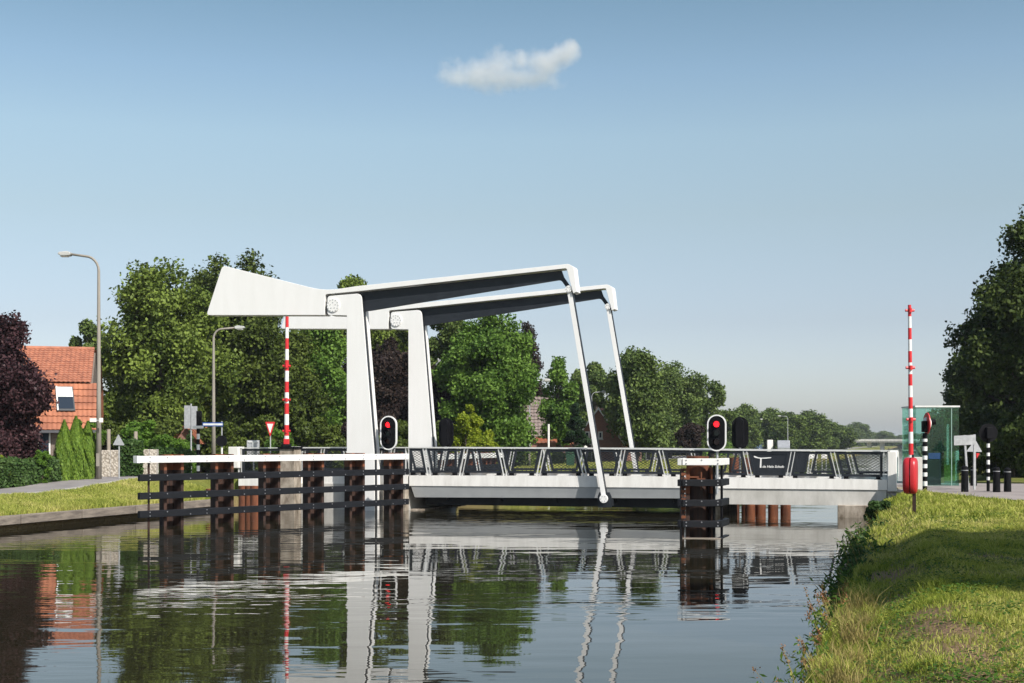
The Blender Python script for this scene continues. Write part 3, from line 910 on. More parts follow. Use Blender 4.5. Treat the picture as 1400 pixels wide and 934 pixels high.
# dolphin in the middle of the channel
Dx, Dy, _ = WP(932.5, 35.3)
dol = empty("fender_dolphin", (Dx, Dy, 0), math.atan2(UY, UX) * .2, "square dolphin of rusty piles with black planks and white top plank in mid canal", "fender")
wid = 1.02
for i, z in enumerate((2.05, 1.49, .95, .39, -.04)):
    m = PLANKW if i == 0 else PLANK
    z0, z1 = z - .09, z + .09
    if i == 4: z0, z1 = -.06, .02
    mb = MB(); mb.box(0, wid, -.14, 0, z0, z1)
    p = mb.build("plank", m if i < 4 else TIMBER, dol, bevel=.01)
    if i < 4: bolts([(x, z + zz) for x in (.10, wid / 2, wid - .08) for zz in ((.045, -.045) if x != wid / 2 else (.05,))], p, -.152, -.138, .02)
    # side planks running back along the channel
    for sx, mm in ((wid + .01, PLANKW if i == 0 else MATS["black_plastic_plank"]),):
        q = [(sx, -.13), (sx + .36, 1.25), (sx + .24, 1.28), (sx - .12, -.0)]
        MB().prism_z(q, z0, z1).build("plank", mm if i else PLANKW, dol, bevel=.008)
    if i < 4:
        q = [(-.03, -.13), (.30, 1.25), (.18, 1.28), (-.13, -.10)]
        MB().prism_z(q, z0, z1).build("plank", PLANKW if i == 0 else PLANK, dol, bevel=.008)
mb = MB(); sheet_pile(mb, .50, .06, 0, .78, .42, -.7, 1.2); o = mb.build("sheet_pile", RUSTD, dol)
mb = MB(); sheet_pile(mb, .50, .06, 0, .78, .42, 1.2, 1.9); mb.build("sunlit_pile_head", RUST, o)
mb = MB(); mb.tube([(.45, .45, -.7), (.45, .45, 1.5)], .30, 20); o = mb.build("tube_pile", RUSTD, dol); smooth_angle(o)
mb = MB(); mb.tube([(.45, .45, 1.5), (.45, .45, 2.2)], .30, 20); smooth_angle(mb.build("sunlit_pile_head", RUST, o))  # both dolphin heads carry their sunlight as brighter rust
mb = MB(); mb.box(.14, .5, .05, .5, 1.62, 1.66); mb.box(.50, .53, .0, .06, 1.3, 1.78); mb.box(.40, .62, -.0, .05, 1.58, 1.61)
mb.build("pile_bracket", RUST, dol)
for (x, y) in ((.86, .05), (1.09, .35), (.83, .8)):
    MB().cyl(x, y, -.6, 2.0, .035, n=8).build("tie_rod", BLACK, dol)
# left clutch: sunlit stripes put into spaced blocks of brighter rust
mb = MB()
for k in range(14):
    z = .3 + k * .115
    mb.box(-.02, .10, .02 + (k % 2) * .03, .16, z, z + .075)
mb.build("sunlit_clutch_fins", RUST, dol)
MB().box(.0, .06, .04, .9, -.6, 1.85).build("side_pile", RUSTD, dol)

# fenders beyond the bridge
def far_fender(px0, px1, D0, D1, label, n, ztop=1.95):
    A = WP(px0, D0); B = WP(px1, D1)
    ang = math.atan2(B[1] - A[1], B[0] - A[0]); L = math.hypot(B[0] - A[0], B[1] - A[1])
    root = empty("mooring_fender", (A[0], A[1], 0), ang, label, "fender")
    MB().box(0, L, -.14, -.01, ztop - .12, ztop + .12).build("plank", PLANKW, root, bevel=.01)
    for z in (1.42, .9, .38): MB().box(0, L, -.14, -.01, z - .1, z + .1).build("plank", PLANK, root)
    for i in range(n):
        x = L * (i + .5) / n
        mb = MB(); sheet_pile(mb, x, .02, 0, .72, .36, -.6, ztop + .16)
        mb.build("sheet_pile", RUST, root)
    return root
far_fender(592, 687, 57.0, 66.5, "white topped fender on rusty piles seen through the railing beyond the bridge, nearer the tower", 7)
def tube_piles():
    for i, px in enumerate((1025.5, 1040, 1057, 1074)):
        X, Y, _ = WP(px, 53.6)
        mb = MB(); mb.tube([(X, Y, -.6), (X, Y, .95)], .21, 16)
        o = mb.build("pile", RUST, label="round rusty pile standing in the water under the right span", cat="pile", group="round rusty piles under the right span"); smooth_angle(o)
tube_piles()
root = empty("mooring_fender", (*WP(1003, 55.0)[:2], 0), math.atan2(UY, UX), "rusty pile fender beyond the bridge, seen through the railing left of the lettered panel", "fender")
for i in range(3):
    mb = MB(); mb.tube([(i * .52 , .2, -.6), (i * .52 , .2, 1.95)], .22, 14); smooth_angle(mb.build("tube_pile", RUST, root))
MB().box(.82, .92, -.1, 0, .6, 2.0).build("gauge_board", PLANKW, root)
# rusty quay corner piles behind the left fender
for i, (px, D) in enumerate(((288, 50.6), (333, 50.4), (342, 50.3), (349, 50.2))):
    X, Y, _ = WP(px, D)
    mb = MB(); mb.tube([(X, Y, -.6), (X, Y, .92 if i else .80)], .19, 14)
    o = mb.build("pile", RUST, label="rusty round pile at the quay corner behind the long fender", cat="pile", group="rusty piles at the quay corner"); smooth_angle(o)
# ------------------------------------------------------------------ traffic lights for ships
def stadium(r, h, n=12):        # upright capsule outline centred on 0
    pts = []
    for k in range(n + 1): t = math.pi * k / n; pts.append((r * math.cos(t), h + r * math.sin(t)))
    for k in range(n + 1): t = math.pi + math.pi * k / n; pts.append((r * math.cos(t), -h + r * math.sin(t)))
    return pts
def ship_light(name, px, py, w, base_z, label, facing=1, scale=1.0):
    s = Ls(px, w); z = P(px, py, w)[1]
    X, Y = to_xy(s, w)
    root = empty(name, (X, Y, base_z), math.atan2(UY, UX) + (0 if facing > 0 else math.pi), label, "traffic light", "ship traffic lights on the bridge")
    h = z - base_z
    r, hh = .325 * scale, .31 * scale
    b = MB().prism([(x, h + zz) for x, zz in stadium(r, hh)], -.03, .02).build("back_board", BLACK, root)
    MB().prism([(x, h + zz) for x, zz in stadium(.15 * scale, .42 * scale)], .02, .24).build("housing", BLACK, root, bevel=.01)
    if facing > 0:
        o1, o2 = stadium(r + .012, hh), stadium(r - .035, hh)
        n = len(o1); mb = MB()
        vs = [(x, -.045, h + z_) for x, z_ in o1] + [(x, -.045, h + z_) for x, z_ in o2] + [(x, .03, h + z_) for x, z_ in o1] + [(x, -.03, h + z_) for x, z_ in o2]
        fs = []
        for i in range(n):
            j = (i + 1) % n
            fs += [(i, j, n + j, n + i), (j, i, 2 * n + i, 2 * n + j), (n + i, n + j, 3 * n + j, 3 * n + i)]
        mb.add(vs, fs); mb.build("white_border", WHITE, b)
    for k, (dz, m, nm) in enumerate(((.31, REDL, "red_lamp"), (0, GRNL, "green_lamp"), (-.31, REDD, "lower_lamp"))):
        mb = MB(); mb.cyly(0, h + dz * scale, -.06, -.035, .105 * scale, 20)
        l = mb.build(nm, m, root)
        # visor: open tube with its lower side cut away
        mb = MB(); ri, ro = .112 * scale, .122 * scale; n = 20; vs = []; fs = []
        for q in range(n + 1):
            t = R(-40) + R(260) * q / n
            dep = -.20 - .05 * math.sin(t)
            for (rr, yy) in ((ri, -.03), (ri, dep), (ro, dep), (ro, -.03)):
                vs.append((rr * math.cos(t), yy, h + dz * scale + rr * math.sin(t)))
        for q in range(n):
            for a_ in range(3): fs.append((q * 4 + a_, q * 4 + a_ + 1, q * 4 + 5 + a_, q * 4 + 4 + a_))
        mb.add(vs, fs); mb.build("visor", BLACK, l)
    MB().cyl(0, .09, 0, h - .3, .045, n=12).build("pole", GALV, root)
    if facing > 0:
        MB().box(-.06, .06, .08, .22, .08, .14).add([], []).build("pole_bracket", GALV, root)
        MB().box(-.06, .06, .08, .22, .5, .56).build("pole_bracket", GALV, root)
    return root
ship_light("ship_traffic_light", 531.5, 592, .22, .70, "ship traffic light showing red, with white oval border, right of the front bridge tower")
ship_light("ship_traffic_light", 980, 592, .40, .78, "ship traffic light showing red, with white oval border, above the mid-canal dolphin")
ship_light("ship_traffic_light", 610, 592, W - .15, .95, "black back of a ship traffic light just right of the rear bridge tower", -1)
ship_light("ship_traffic_light", 1012, 592, W - .15, .95, "black back of a ship traffic light right of the red one over the dolphin", -1)

# ------------------------------------------------------------------ barriers
def barrier(X, Y, zb, z_top, lean, label, top_bands, r=.075, lights=(.97, .66, .38)):
    root = empty("barrier_pole", (X, Y, zb), 0, label, "barrier", "raised red and white barrier booms")
    L = z_top - zb
    n = int(round(L / top_bands))
    red = MB(); wh = MB()
    for i in range(n):
        z0 = L - (i + 1) * L / n; z1 = L - i * L / n
        r0 = r * (1.12 - .38 * z0 / L); r1 = r * (1.12 - .38 * z1 / L)
        tgt = red if i % 2 == 0 else wh
        tgt.tube([(lean * z0, 0, z0), (lean * z1, 0, z1)], [r0, r1], 12)
    wh.build("white_bands", WHP, root); red.build("red_bands", REDP, root)
    for f in lights:
        z = L * f
        mb = MB(); mb.tube([(lean * z - .15, -.02, z), (lean * z + .15, -.02, z)], .045, 8); mb.cyl(lean * z, -.07, z - .07, z + .07, .06, n=10)
        mb.build("boom_light", REDP, root)
    return root
Bx, By, _ = WP(1246, 44.0)
br = barrier(Bx, By, 1.0, ZP(417, 44), -.010, "tall raised red and white striped barrier boom behind the red lifebuoy case", .39)
MB().box(-.14, .34, -.2, .3, 0, ZP(625, 44) - 1.0).build("barrier_cabinet", CONC, br, bevel=.02)
sB_, wB_ = to_sw(*WP(391, 50.2)[:2])
Bx, By, _ = WP(390.5, 50.2)
zpl = ZP(611.5, 50.2)
pl = MB()
pz = WP(393.5, 50.2)
pl = empty("barrier_plinth", (pz[0], pz[1], -.5), R(-16), "tall dark streaked concrete plinth behind the long fender, carrying the left striped barrier", "plinth")
MB().box(-.33, .30, -.05, .55, 0, zpl + .5 - .06).build("plinth_block", CONCD, pl, bevel=.02)
MB().box(-.38, .34, -.10, .6, zpl + .44, zpl + .52).build("plinth_cap", BLACK, pl)
br2 = barrier(Bx, By + .2, zpl + .02, ZP(433, 50.4), .004, "raised red and white striped barrier boom left of the white tower, under the counterweight", .40, r=.085, lights=(.62, .36, .12))
MB().box(-.16, .16, -.16, .16, 0, .09).build("hinge_base", BLACK, br2)
MB().box(-.10, .10, -.11, .13, .09, .30).build("hinge_block", REDP, br2, bevel=.02)

# ------------------------------------------------------------------ lamp posts
def lamp_post(px, D, top_y, arm_px, label, rb=.10, base_z=None, small=False):
    X, Y, _ = WP(px, D)
    zb = zground(X, Y) if base_z is None else base_z
    H = ZP(top_y, D) - zb
    A_ = (arm_px - px) / FPX * D
    root = empty("street_lamp", (X, Y, zb), 0, label, "street lamp", "street lamps along the canal roads")
    sg = 1 if A_ > 0 else -1
    rb_ = rb
    pts = [(0, 0, 0), (0, 0, H * .35), (0, 0, H * .92 - .0)]
    rads = [rb_, rb_ * .75, rb_ * .48]
    for k in range(1, 7):
        t = math.pi / 2 * k / 6
        rr = H * .06
        pts.append((sg * rr * (1 - math.cos(t)), 0, H * .92 + rr * math.sin(t) * 1.1)); rads.append(rb_ * .42)
    pts.append((A_ * .72, 0, H - .04)); rads.append(rb_ * .38)
    n = 12 if D < 90 else 6
    p = MB().tube(pts, rads, n).build("lamp_pole", POLEM if D < 70 else GALV, root, smooth=True)
    if D < 90:
        MB().box(-.06, .06, -rb_ - .012, -rb_ + .03, .5, 1.0).build("pole_door", POLEM, p)
    x0, x1 = A_ * .68, A_
    w2 = .16
    hd = MB()
    prof = [(0, -.05), (.08, -.10), (.75, -.10), (1, -.03), (.9, .05), (.3, .08), (0, .04)]
    hd.prism([(x0 + (x1 - x0) * u, H - .02 + v) for u, v in prof], -w2, w2)
    h = hd.build("lamp_head", LAMPM, root, bevel=.03)
    if D < 130:
        MB().box(x0 + (x1 - x0) * .25, x0 + (x1 - x0) * .8, -w2 * .75, w2 * .75, H - .15, H - .118).build("lamp_lens", WHITE2, h)
    return root
lamp_post(135, 50.8, 346, 80, "tall weathered street lamp on the near left grass, its arm pointing left", .115)
lamp_post(292, 65, 447, 335, "street lamp before the big lime tree, its arm pointing right below the counterweight", .12)
lamp_post(595.5, 92, 491, 600, "street lamp half hidden behind the rear tower, only its head showing", .08)
lamp_post(724, 84, 519, 753, "street lamp with a white head between the green maple and the slender tree", .07)
lamp_post(809, 104, 535, 829, "street lamp right of the front hanger rod, by the brick house", .07)
lamp_post(883, 124, 547, 903, "street lamp right of the rear hanger rod in front of the trees", .08)
for i, (px, ty, ax, lb) in enumerate(((1077, 568.5, 1063, "tall far street lamp with its arm pointing left, before the row of trees"), (1031, 573, 1043, "far street lamp right of the black signal back"),
                      (1093, 578, 1101, "far street lamp next right of the tall one with its arm to the left"), (1103, 588, 1112, "far street lamp above the slanted railing post"), (1135.5, 594, 1142, "far small street lamp near the far concrete bridge"),
                      (1160, 598, 1166, "tiny street lamp before the end of the tree row"))):
    D = 4.3 * 1800 / (606 - ty) if i else 215
    lamp_post(px, D, ty, ax, lb, .09, base_z=.95)
# lone post tops between the houses
for px, D, ty, lb in ((750, 88, 580, "bare white post beside the slender tree"), (838.5, 125, 610, "short bare post before the brick gable")):
    X, Y, _ = WP(px, D)
    MB().cyl(X, Y, zground(X, Y) - .1, ZP(ty, D), .07, n=8).build("post", WHITE2, label=lb, cat="post", smooth=False)

# ------------------------------------------------------------------ small signs and posts on the left bank
def board(px0, px1, y0, y1, D, m, th=.03):
    mb = MB(); x0, x1 = WP(px0, D)[0], WP(px1, D)[0]
    mb.box(x0, x1, D - th / 2, D + th / 2, ZP(y1, D), ZP(y0, D)); return mb
def signroot(name, px, D, label, cat, group=None):
    X, Y, _ = WP(px, D); z = zground(X, Y)
    return empty(name, (X, Y, z), 0, label, cat, group), X, Y, z
def lbox(x0, x1, y0, y1, z0, z1): return MB().box(x0, x1, y0, y1, z0, z1)
# tall grey sign back
r, X, Y, z = signroot("road_sign", 261, 58, "back of a tall grey rectangular sign on a thin pole by the striped signal pole", "sign")
k = 58 / 1800
lbox(-9 * k, -.5 * k, -.03, -.01, ZP(586, 58) - z, ZP(554.5, 58) - z).build("sign_board", GALV, r); lbox(.5 * k, 9 * k, -.03, -.01, ZP(587, 58) - z, ZP(555.5, 58) - z).build("sign_board", GALV, r)
MB().cyl(0, .03, 0, ZP(552, 58) - z, .035, n=8).build("pole", GALV, r)
# striped signal pole
def striped(px, D, ybot, ytop, label, nb, rad=.07, first_black=True):
    r, X, Y, z = signroot("striped_signal_pole", px, D, label, "signal pole", "black and white striped signal poles")
    H = ZP(ytop, D) - z
    b = MB(); w_ = MB()
    for i in range(nb):
        (b if (i % 2 == 0) == first_black else w_).cyl(0, 0, H * i / nb, H * (i + 1) / nb, rad, n=12)
    w_.build("white_bands", WHP, r); b.build("black_bands", BLACK, r)
    return r, H
r, H = striped(271, 56, 655, 586, "black and white striped signal pole behind the left end of the long fender", 9, first_black=True)
MB().box(-.22, .22, -.06, .06, H, H + .12).build("cross_arm", WHP, r, bevel=.02)
MB().box(-.10, .10, .05, .28, H + .1, H + .75).build("signal_head", BLACK, r, bevel=.02)
# street-name sign
r, X, Y, z = signroot("street_name_sign", 292, 62, "small blue street name sign seen behind the slim lamp post", "sign")
k = 62 / 1800
MB().box(-15 * k, 13 * k, -.02, .02, ZP(583, 62) - z, ZP(577.5, 62) - z).build("sign_board", BLUEP, r); MB().box(-14 * k, 12.4 * k, -.024, -.021, ZP(581.6, 62) - z, ZP(579, 62) - z).build("name_strip", BLIND, r)
MB().cyl(11 * k, .05, 0, ZP(576, 62) - z, .03, n=8).build("pole", GALV, r)
# dark round signal back
r, X, Y, z = signroot("round_signal", 303, 57, "dark round warning signal seen from behind left of the railing end", "signal")
MB().cyly(0, ZP(603, 57) - z, -.03, .03, .24, 24).build("disc", BLACK, r); MB().box(-.09, .09, .03, .2, ZP(606, 57) - z, ZP(599, 57) - z).build("housing", BLACK, r)
MB().cyl(0, .05, 0, ZP(603, 57) - z, .04, n=8).build("pole", WHP, r)
# grey cabinet back
X, Y, _ = WP(346.5, 52.5)
z = zground(X, Y)
r = empty("sign_back", (X, Y, z), 0, "grey sign back with a T bracket above the white plank, left of the plinth", "sign")
k = 52.5 / 1800
MB().box(-8.7 * k, 8.3 * k, -.04, .0, ZP(622, 52.5) - z, ZP(602, 52.5) - z).build("sign_board", GALV, r)
MB().box(-.035, .035, -.08, -.041, ZP(622, 52.5) - z, ZP(605, 52.5) - z).build("bracket", ALU, r); MB().box(-.2, .2, -.07, -.0415, ZP(605, 52.5) - z, ZP(603.5, 52.5) - z).build("bracket_bar", ALU, r)
MB().cyl(0, .04, 0, ZP(615, 52.5) - z, .03, n=8).build("pole", GALV, r)
# yield sign
r, X, Y, z = signroot("give_way_sign", 369.5, 63, "red and white triangular give way sign left of the striped barrier boom", "sign")
k = 63 / 1800
def tri(f): 
    cx, cz = 0, ZP(584, 63) - z
    return [(cx + (-6.8 * k) * f, cz + (7.2 * k) * f), (cx + (6.8 * k) * f, cz + (7.2 * k) * f), (cx, cz - (13.5 * k) * f)]
MB().prism(roundpoly(tri(1), .05), -.03, .0).build("red_triangle", REDP, r); MB().prism([(x, zz) for x, zz in tri(.62)], -.036, -.031).build("white_triangle", WHP, r)
MB().cyl(0, .04, 0, ZP(584, 63) - z, .03, n=8).build("pole", GALV, r)
# triangle sign back by the pebble wall
r, X, Y, z = signroot("triangular_sign", 162.5, 51.0, "grey back of a triangular sign on a thin post by the pebble wall panel", "sign")
k = 51 / 1800
MB().prism(roundpoly([(-8 * k, ZP(608.5, 51) - z), (8 * k, ZP(609, 51) - z), (-.3 * k, ZP(593.5, 51) - z)], .04), -.03, -.01).build("sign_board", GALV, r)
MB().cyl(0, .03, 0, ZP(600, 51) - z, .028, n=8).build("pole", GALV, r)
# small white box on the lamp post
X, Y, _ = WP(132, 50.4)
r = empty("mast_sign", (X, Y, ZP(577, 50.4)), 0, "small white sign clamped to the tall near lamp post", "sign")
k = 50.4 / 1800
MB().box(-9 * k, 0 * k, -.03, 0, 0, 5.2 * k).build("sign_board", WHITE2, r); MB().box(4 * k, 9 * k, -.03, 0, -.5 * k, 5.5 * k).build("sign_board", WHITE2, r)
MB().box(-.0, 4 * k, -.02, .0, 1.5 * k, 3 * k).build("clamp", GALV, r)

# ------------------------------------------------------------------ right bank street furniture
# lifebuoy case
X, Y, _ = WP(1245.2, 31.6)
z = zground(X, Y)
r = empty("lifebuoy_case", (X, Y, z), R(68), "red plastic lifebuoy case on a short grey post on the grass by the bridge end", "lifebuoy case")
h0, h1 = ZP(675.5, 31.6) - z, ZP(625.5, 31.6) - z
def caseshell(y0, y1, infl, half, wid=.31):
    rows = []
    zc = (h0 + h1) / 2; hh = (h1 - h0) / 2
    n = 28
    for (f, y) in ((1.0, y0), (1.0, y0 + (y1 - y0) * .45), (.93, y0 + (y1 - y0) * .85), (.75, y1), (0.02, y1 + (y1 - y0) * .12)):
        rw = []
        for q in range(n + 1):
            t = 2 * math.pi * q / n
            c, s_ = math.cos(t), math.sin(t)
            ex = abs(c) ** .62 * (1 if c >= 0 else -1); ez = abs(s_) ** .62 * (1 if s_ >= 0 else -1)
            rw.append((wid * f * ex, y, zc + (hh - wid * (1 - f)) * ez))
        rows.append(rw)
    return MB().grid(rows)
a_ = caseshell(.012, .17, 1, 1).build("case_front", BUOY, r, smooth=True); b_ = caseshell(-.012, -.15, 1, -1).build("case_back", BUOY, r, smooth=True)
MB().prism([(x, zz) for x, zz in [(.28 * math.cos(2 * math.pi * q / 20), (h0 + h1) / 2 + (h1 - h0) / 2 * .93 * math.sin(2 * math.pi * q / 20)) for q in range(20)]], -.013, .013).build("case_seam", REDD, r)
MB().box(-.035, .035, -.12, -.04, -.1, h0 + .3).build("post", RUSTD, r)
MB().cyl(0, -.05, h1 - .03, h1 + .07, .03, n=8).build("top_knob", DARK, r)

# glass bridge-keeper's shelter
X0 = WP(1252, 46.5)[0]; X1 = WP(1311, 46.5)[0]
zg_ = .98
ztop = ZP(555, 46.5)
r = empty("glass_shelter", ((X0 + X1) / 2, 46.5, zg_), R(0), "green tinted glass shelter with a thin pale roof edge beside the barrier", "glass shelter")
wx = (X1 - X0) / 2; dp = 1.6; hh = ztop - zg_
MB().box(-wx - .03, wx + .03, -.04, dp + .04, -.12, .06).build("plinth", CONC, r)
for nm, bx in (("glass_pane", (-wx, -wx * .52, -.005, .008)), ("glass_pane", (-wx * .50, wx * .66, -.005, .008)), ("glass_pane", (wx * .68, wx, -.005, .008)), ("glass_pane", (-wx, wx, dp - .008, dp + .005))):
    MB().box(bx[0], bx[1], bx[2], bx[3], .062, hh - .05).build(nm, GG, r)
for x in (-wx, wx): MB().box(x - .006, x + .006, .01, dp - .01, .062, hh - .05).build("glass_pane", GG, r)
MB().box(-wx - .03, wx + .03, -.03, dp + .03, hh - .048, hh + .01).build("roof_edge", ALU, r)
for (x, y) in ((-wx * .51, .02), (wx * .67, .02)): MB().box(x - .012, x + .012, y - .01, y + .02, .06, hh - .05).build("glazing_bar", ALU, r)
MB().box(-wx * .2, wx * .55, .9, 1.3, .06, .95).build("control_desk", DARK, r, bevel=.01)
MB().box(-wx * .05, wx * .5, .85, .89, 1.0, 1.22).build("blue_board", BLUEP, r)
MB().box(-wx * .95, -wx * .75, -.18, -.06, -.1, .07).build("floor_box", DARK, r)

def striped2(px, D, ytop, label, ybands, rad=.055):
    X, Y, _ = WP(px, D); z = zground(X, Y)
    r = empty("striped_signal_pole", (X, Y, z), 0, label, "signal pole", "black and white striped signal poles")
    zs = [ZP(y, D) - z for y in ybands] ; zs[0] = 0
    b = MB(); w_ = MB()
    for i in range(len(zs) - 1): (b if i % 2 == 0 else w_).cyl(0, 0, zs[i], zs[i + 1], rad, n=12)
    w_.build("white_bands", WHP, r); b.build("black_bands", BLACK, r)
    return r, X, Y, z
D = 41.5
r, X, Y, z = striped2(1264.5, D, 592, "black and white striped signal pole standing before the glass shelter", [669, 664.5, 658, 651.5, 646, 640, 634.5, 628.5, 623, 616.5, 610.5, 604, 600, 592], .075)
k = D / 1800
MB().box(-3.8 * k, 2.2 * k, -.12, .1, ZP(591, D) - z, ZP(575.5, D) - z).build("signal_head", BLACK, r, bevel=.02)
sgn = MB(); 
for f, m in ((1, REDP), (.6, WHP)):
    mb = MB(); mb.tube([(2.4 * k, .02 - .03 * (1 - f), ZP(579, D) - z), (2.4 * k + .03 + .01 * (1 - f), .02, ZP(579, D) - z)], .34 * f, 24); mb.build("round_sign" if f == 1 else "sign_center", m, r)
MB().tube([(3.4 * k, .0, ZP(577.5, D) - z), (14 * k, -.05, ZP(577, D) - z)], [.11, .09], 12).build("signal_visor", BLACK, r)
D = 42.0
r, X, Y, z = striped2(1351, D, 600, "black and white striped signal pole with a black round head before the dark trees", [671, 656.5, 652, 646, 641.5, 635, 629, 623.5, 619, 612, 606.5, 600], .05)
MB().cyly(0, ZP(592, D) - z, -.02, .02, .30, 24).build("back_disc", BLACK, r)
MB().box(-.10, .10, -.18, .14, ZP(600, D) - z, ZP(584.5, D) - z).build("signal_head", BLACK, r, bevel=.02)
k = D / 1800

def bollard(px, D, ytop, label):
    X, Y, _ = WP(px, D); z = zground(X, Y); H = ZP(ytop, D) - z
    r = empty("bollard", (X, Y, z), 0, label, "bollard", "black bollards at the path")
    MB().tube([(0, 0, -.05), (0, 0, H * .82)], [.115, .105], 16).build("bollard_post", BLACK, r, smooth=False)
    MB().cyl(0, 0, H * .82, H * .845, .108, n=16).build("reflective_ring", GALV, r)
    MB().tube([(0, 0, H * .845), (0, 0, H * .95), (0, 0, H * .985), (0, 0, H)], [.104, .10, .07, .02], 16).build("bollard_cap", BLACK, r)
bollard(1319, 41.6, 637, "black bollard at the right end of the glass shelter")
bollard(1331, 46.5, 638, "black bollard set back behind the grey post of the rectangular sign")
bollard(1362.5, 41.4, 638.5, "black bollard just right of the striped pole with the black round head")
bollard(1377.5, 41.6, 639.5, "black bollard furthest right at the edge of the path")
# rectangular sign back on two posts with the triangular one behind
D = 43.5; k = D / 1800
X, Y, _ = WP(1320, D); z = zground(X, Y)
r = empty("road_sign", (X, Y, z), 0, "pale back of a wide rectangular sign on two leaning grey posts", "sign")
MB().prism([(-16 * k, ZP(609, D) - z), (13 * k, ZP(608, D) - z), (12.5 * k, ZP(594.5, D) - z), (-16 * k, ZP(596, D) - z)], -.03, -.005).build("sign_board", GALV, r)
MB().bar((4 * k, .02, 0), (-1.2 * k, .02, ZP(595, D) - z), .06, .06).build("pole", GALV, r); MB().bar((12.6 * k, .02, 0), (12.4 * k, .02, ZP(594, D) - z), .07, .07).build("pole", GALV, r)
X, Y, _ = WP(1333, D + 1.2); z = zground(X, Y); k = (D + 1.2) / 1800
r = empty("triangular_sign", (X, Y, z), 0, "grey back of a triangular sign half behind the wide rectangular sign", "sign")
MB().prism(roundpoly([(-12.5 * k, ZP(617.5, D + 1.2) - z), (9.5 * k, ZP(618, D + 1.2) - z), (.3 * k, ZP(601.5, D + 1.2) - z)], .05), -.03, -.008).build("sign_board", GALV, r)
MB().cyl(0, .03, 0, ZP(605, D + 1.2) - z, .035, n=8).build("pole", GALV, r)
MB().prism([(1.5 * k, ZP(619.5, D + 1.2) - z), (6 * k, ZP(620, D + 1.2) - z), (2 * k, ZP(627, D + 1.2) - z)], -.03, -.008).build("red_plate", REDP, r)

# ------------------------------------------------------------------ houses
def tiled(mb, x0, x1, a, b, tw, th, n_per=5, amp=.035, step=.03):
    # pantiles on the slope from a=(y,z) eave to b=(y,z) ridge
    L = math.hypot(b[0] - a[0], b[1] - a[1]); ny, nz = -(b[1] - a[1]) / L, (b[0] - a[0]) / L
    if nz < 0: ny, nz = -ny, -nz
    rows_n = max(1, round(L / th)); cols = max(1, round((x1 - x0) / tw))
    for i in range(rows_n):
        rr = []
        for (t, off) in ((i / rows_n, step + .03), (i / rows_n, step), ((i + 1) / rows_n + .0, .0)):
            r_ = []
            o_ = off if t != i / rows_n or off != step + .03 else 0.0
            for c in range(cols * n_per + 1):
                x = x0 + (x1 - x0) * c / (cols * n_per)
                ph = 2 * math.pi * c / n_per
                hgt = o_ + amp * (.5 + .5 * math.sin(ph)) + .01
                r_.append((x, a[0] + (b[0] - a[0]) * t + ny * hgt, a[1] + (b[1] - a[1]) * t + nz * hgt))
            rr.append(r_)
        mb.grid(rr)
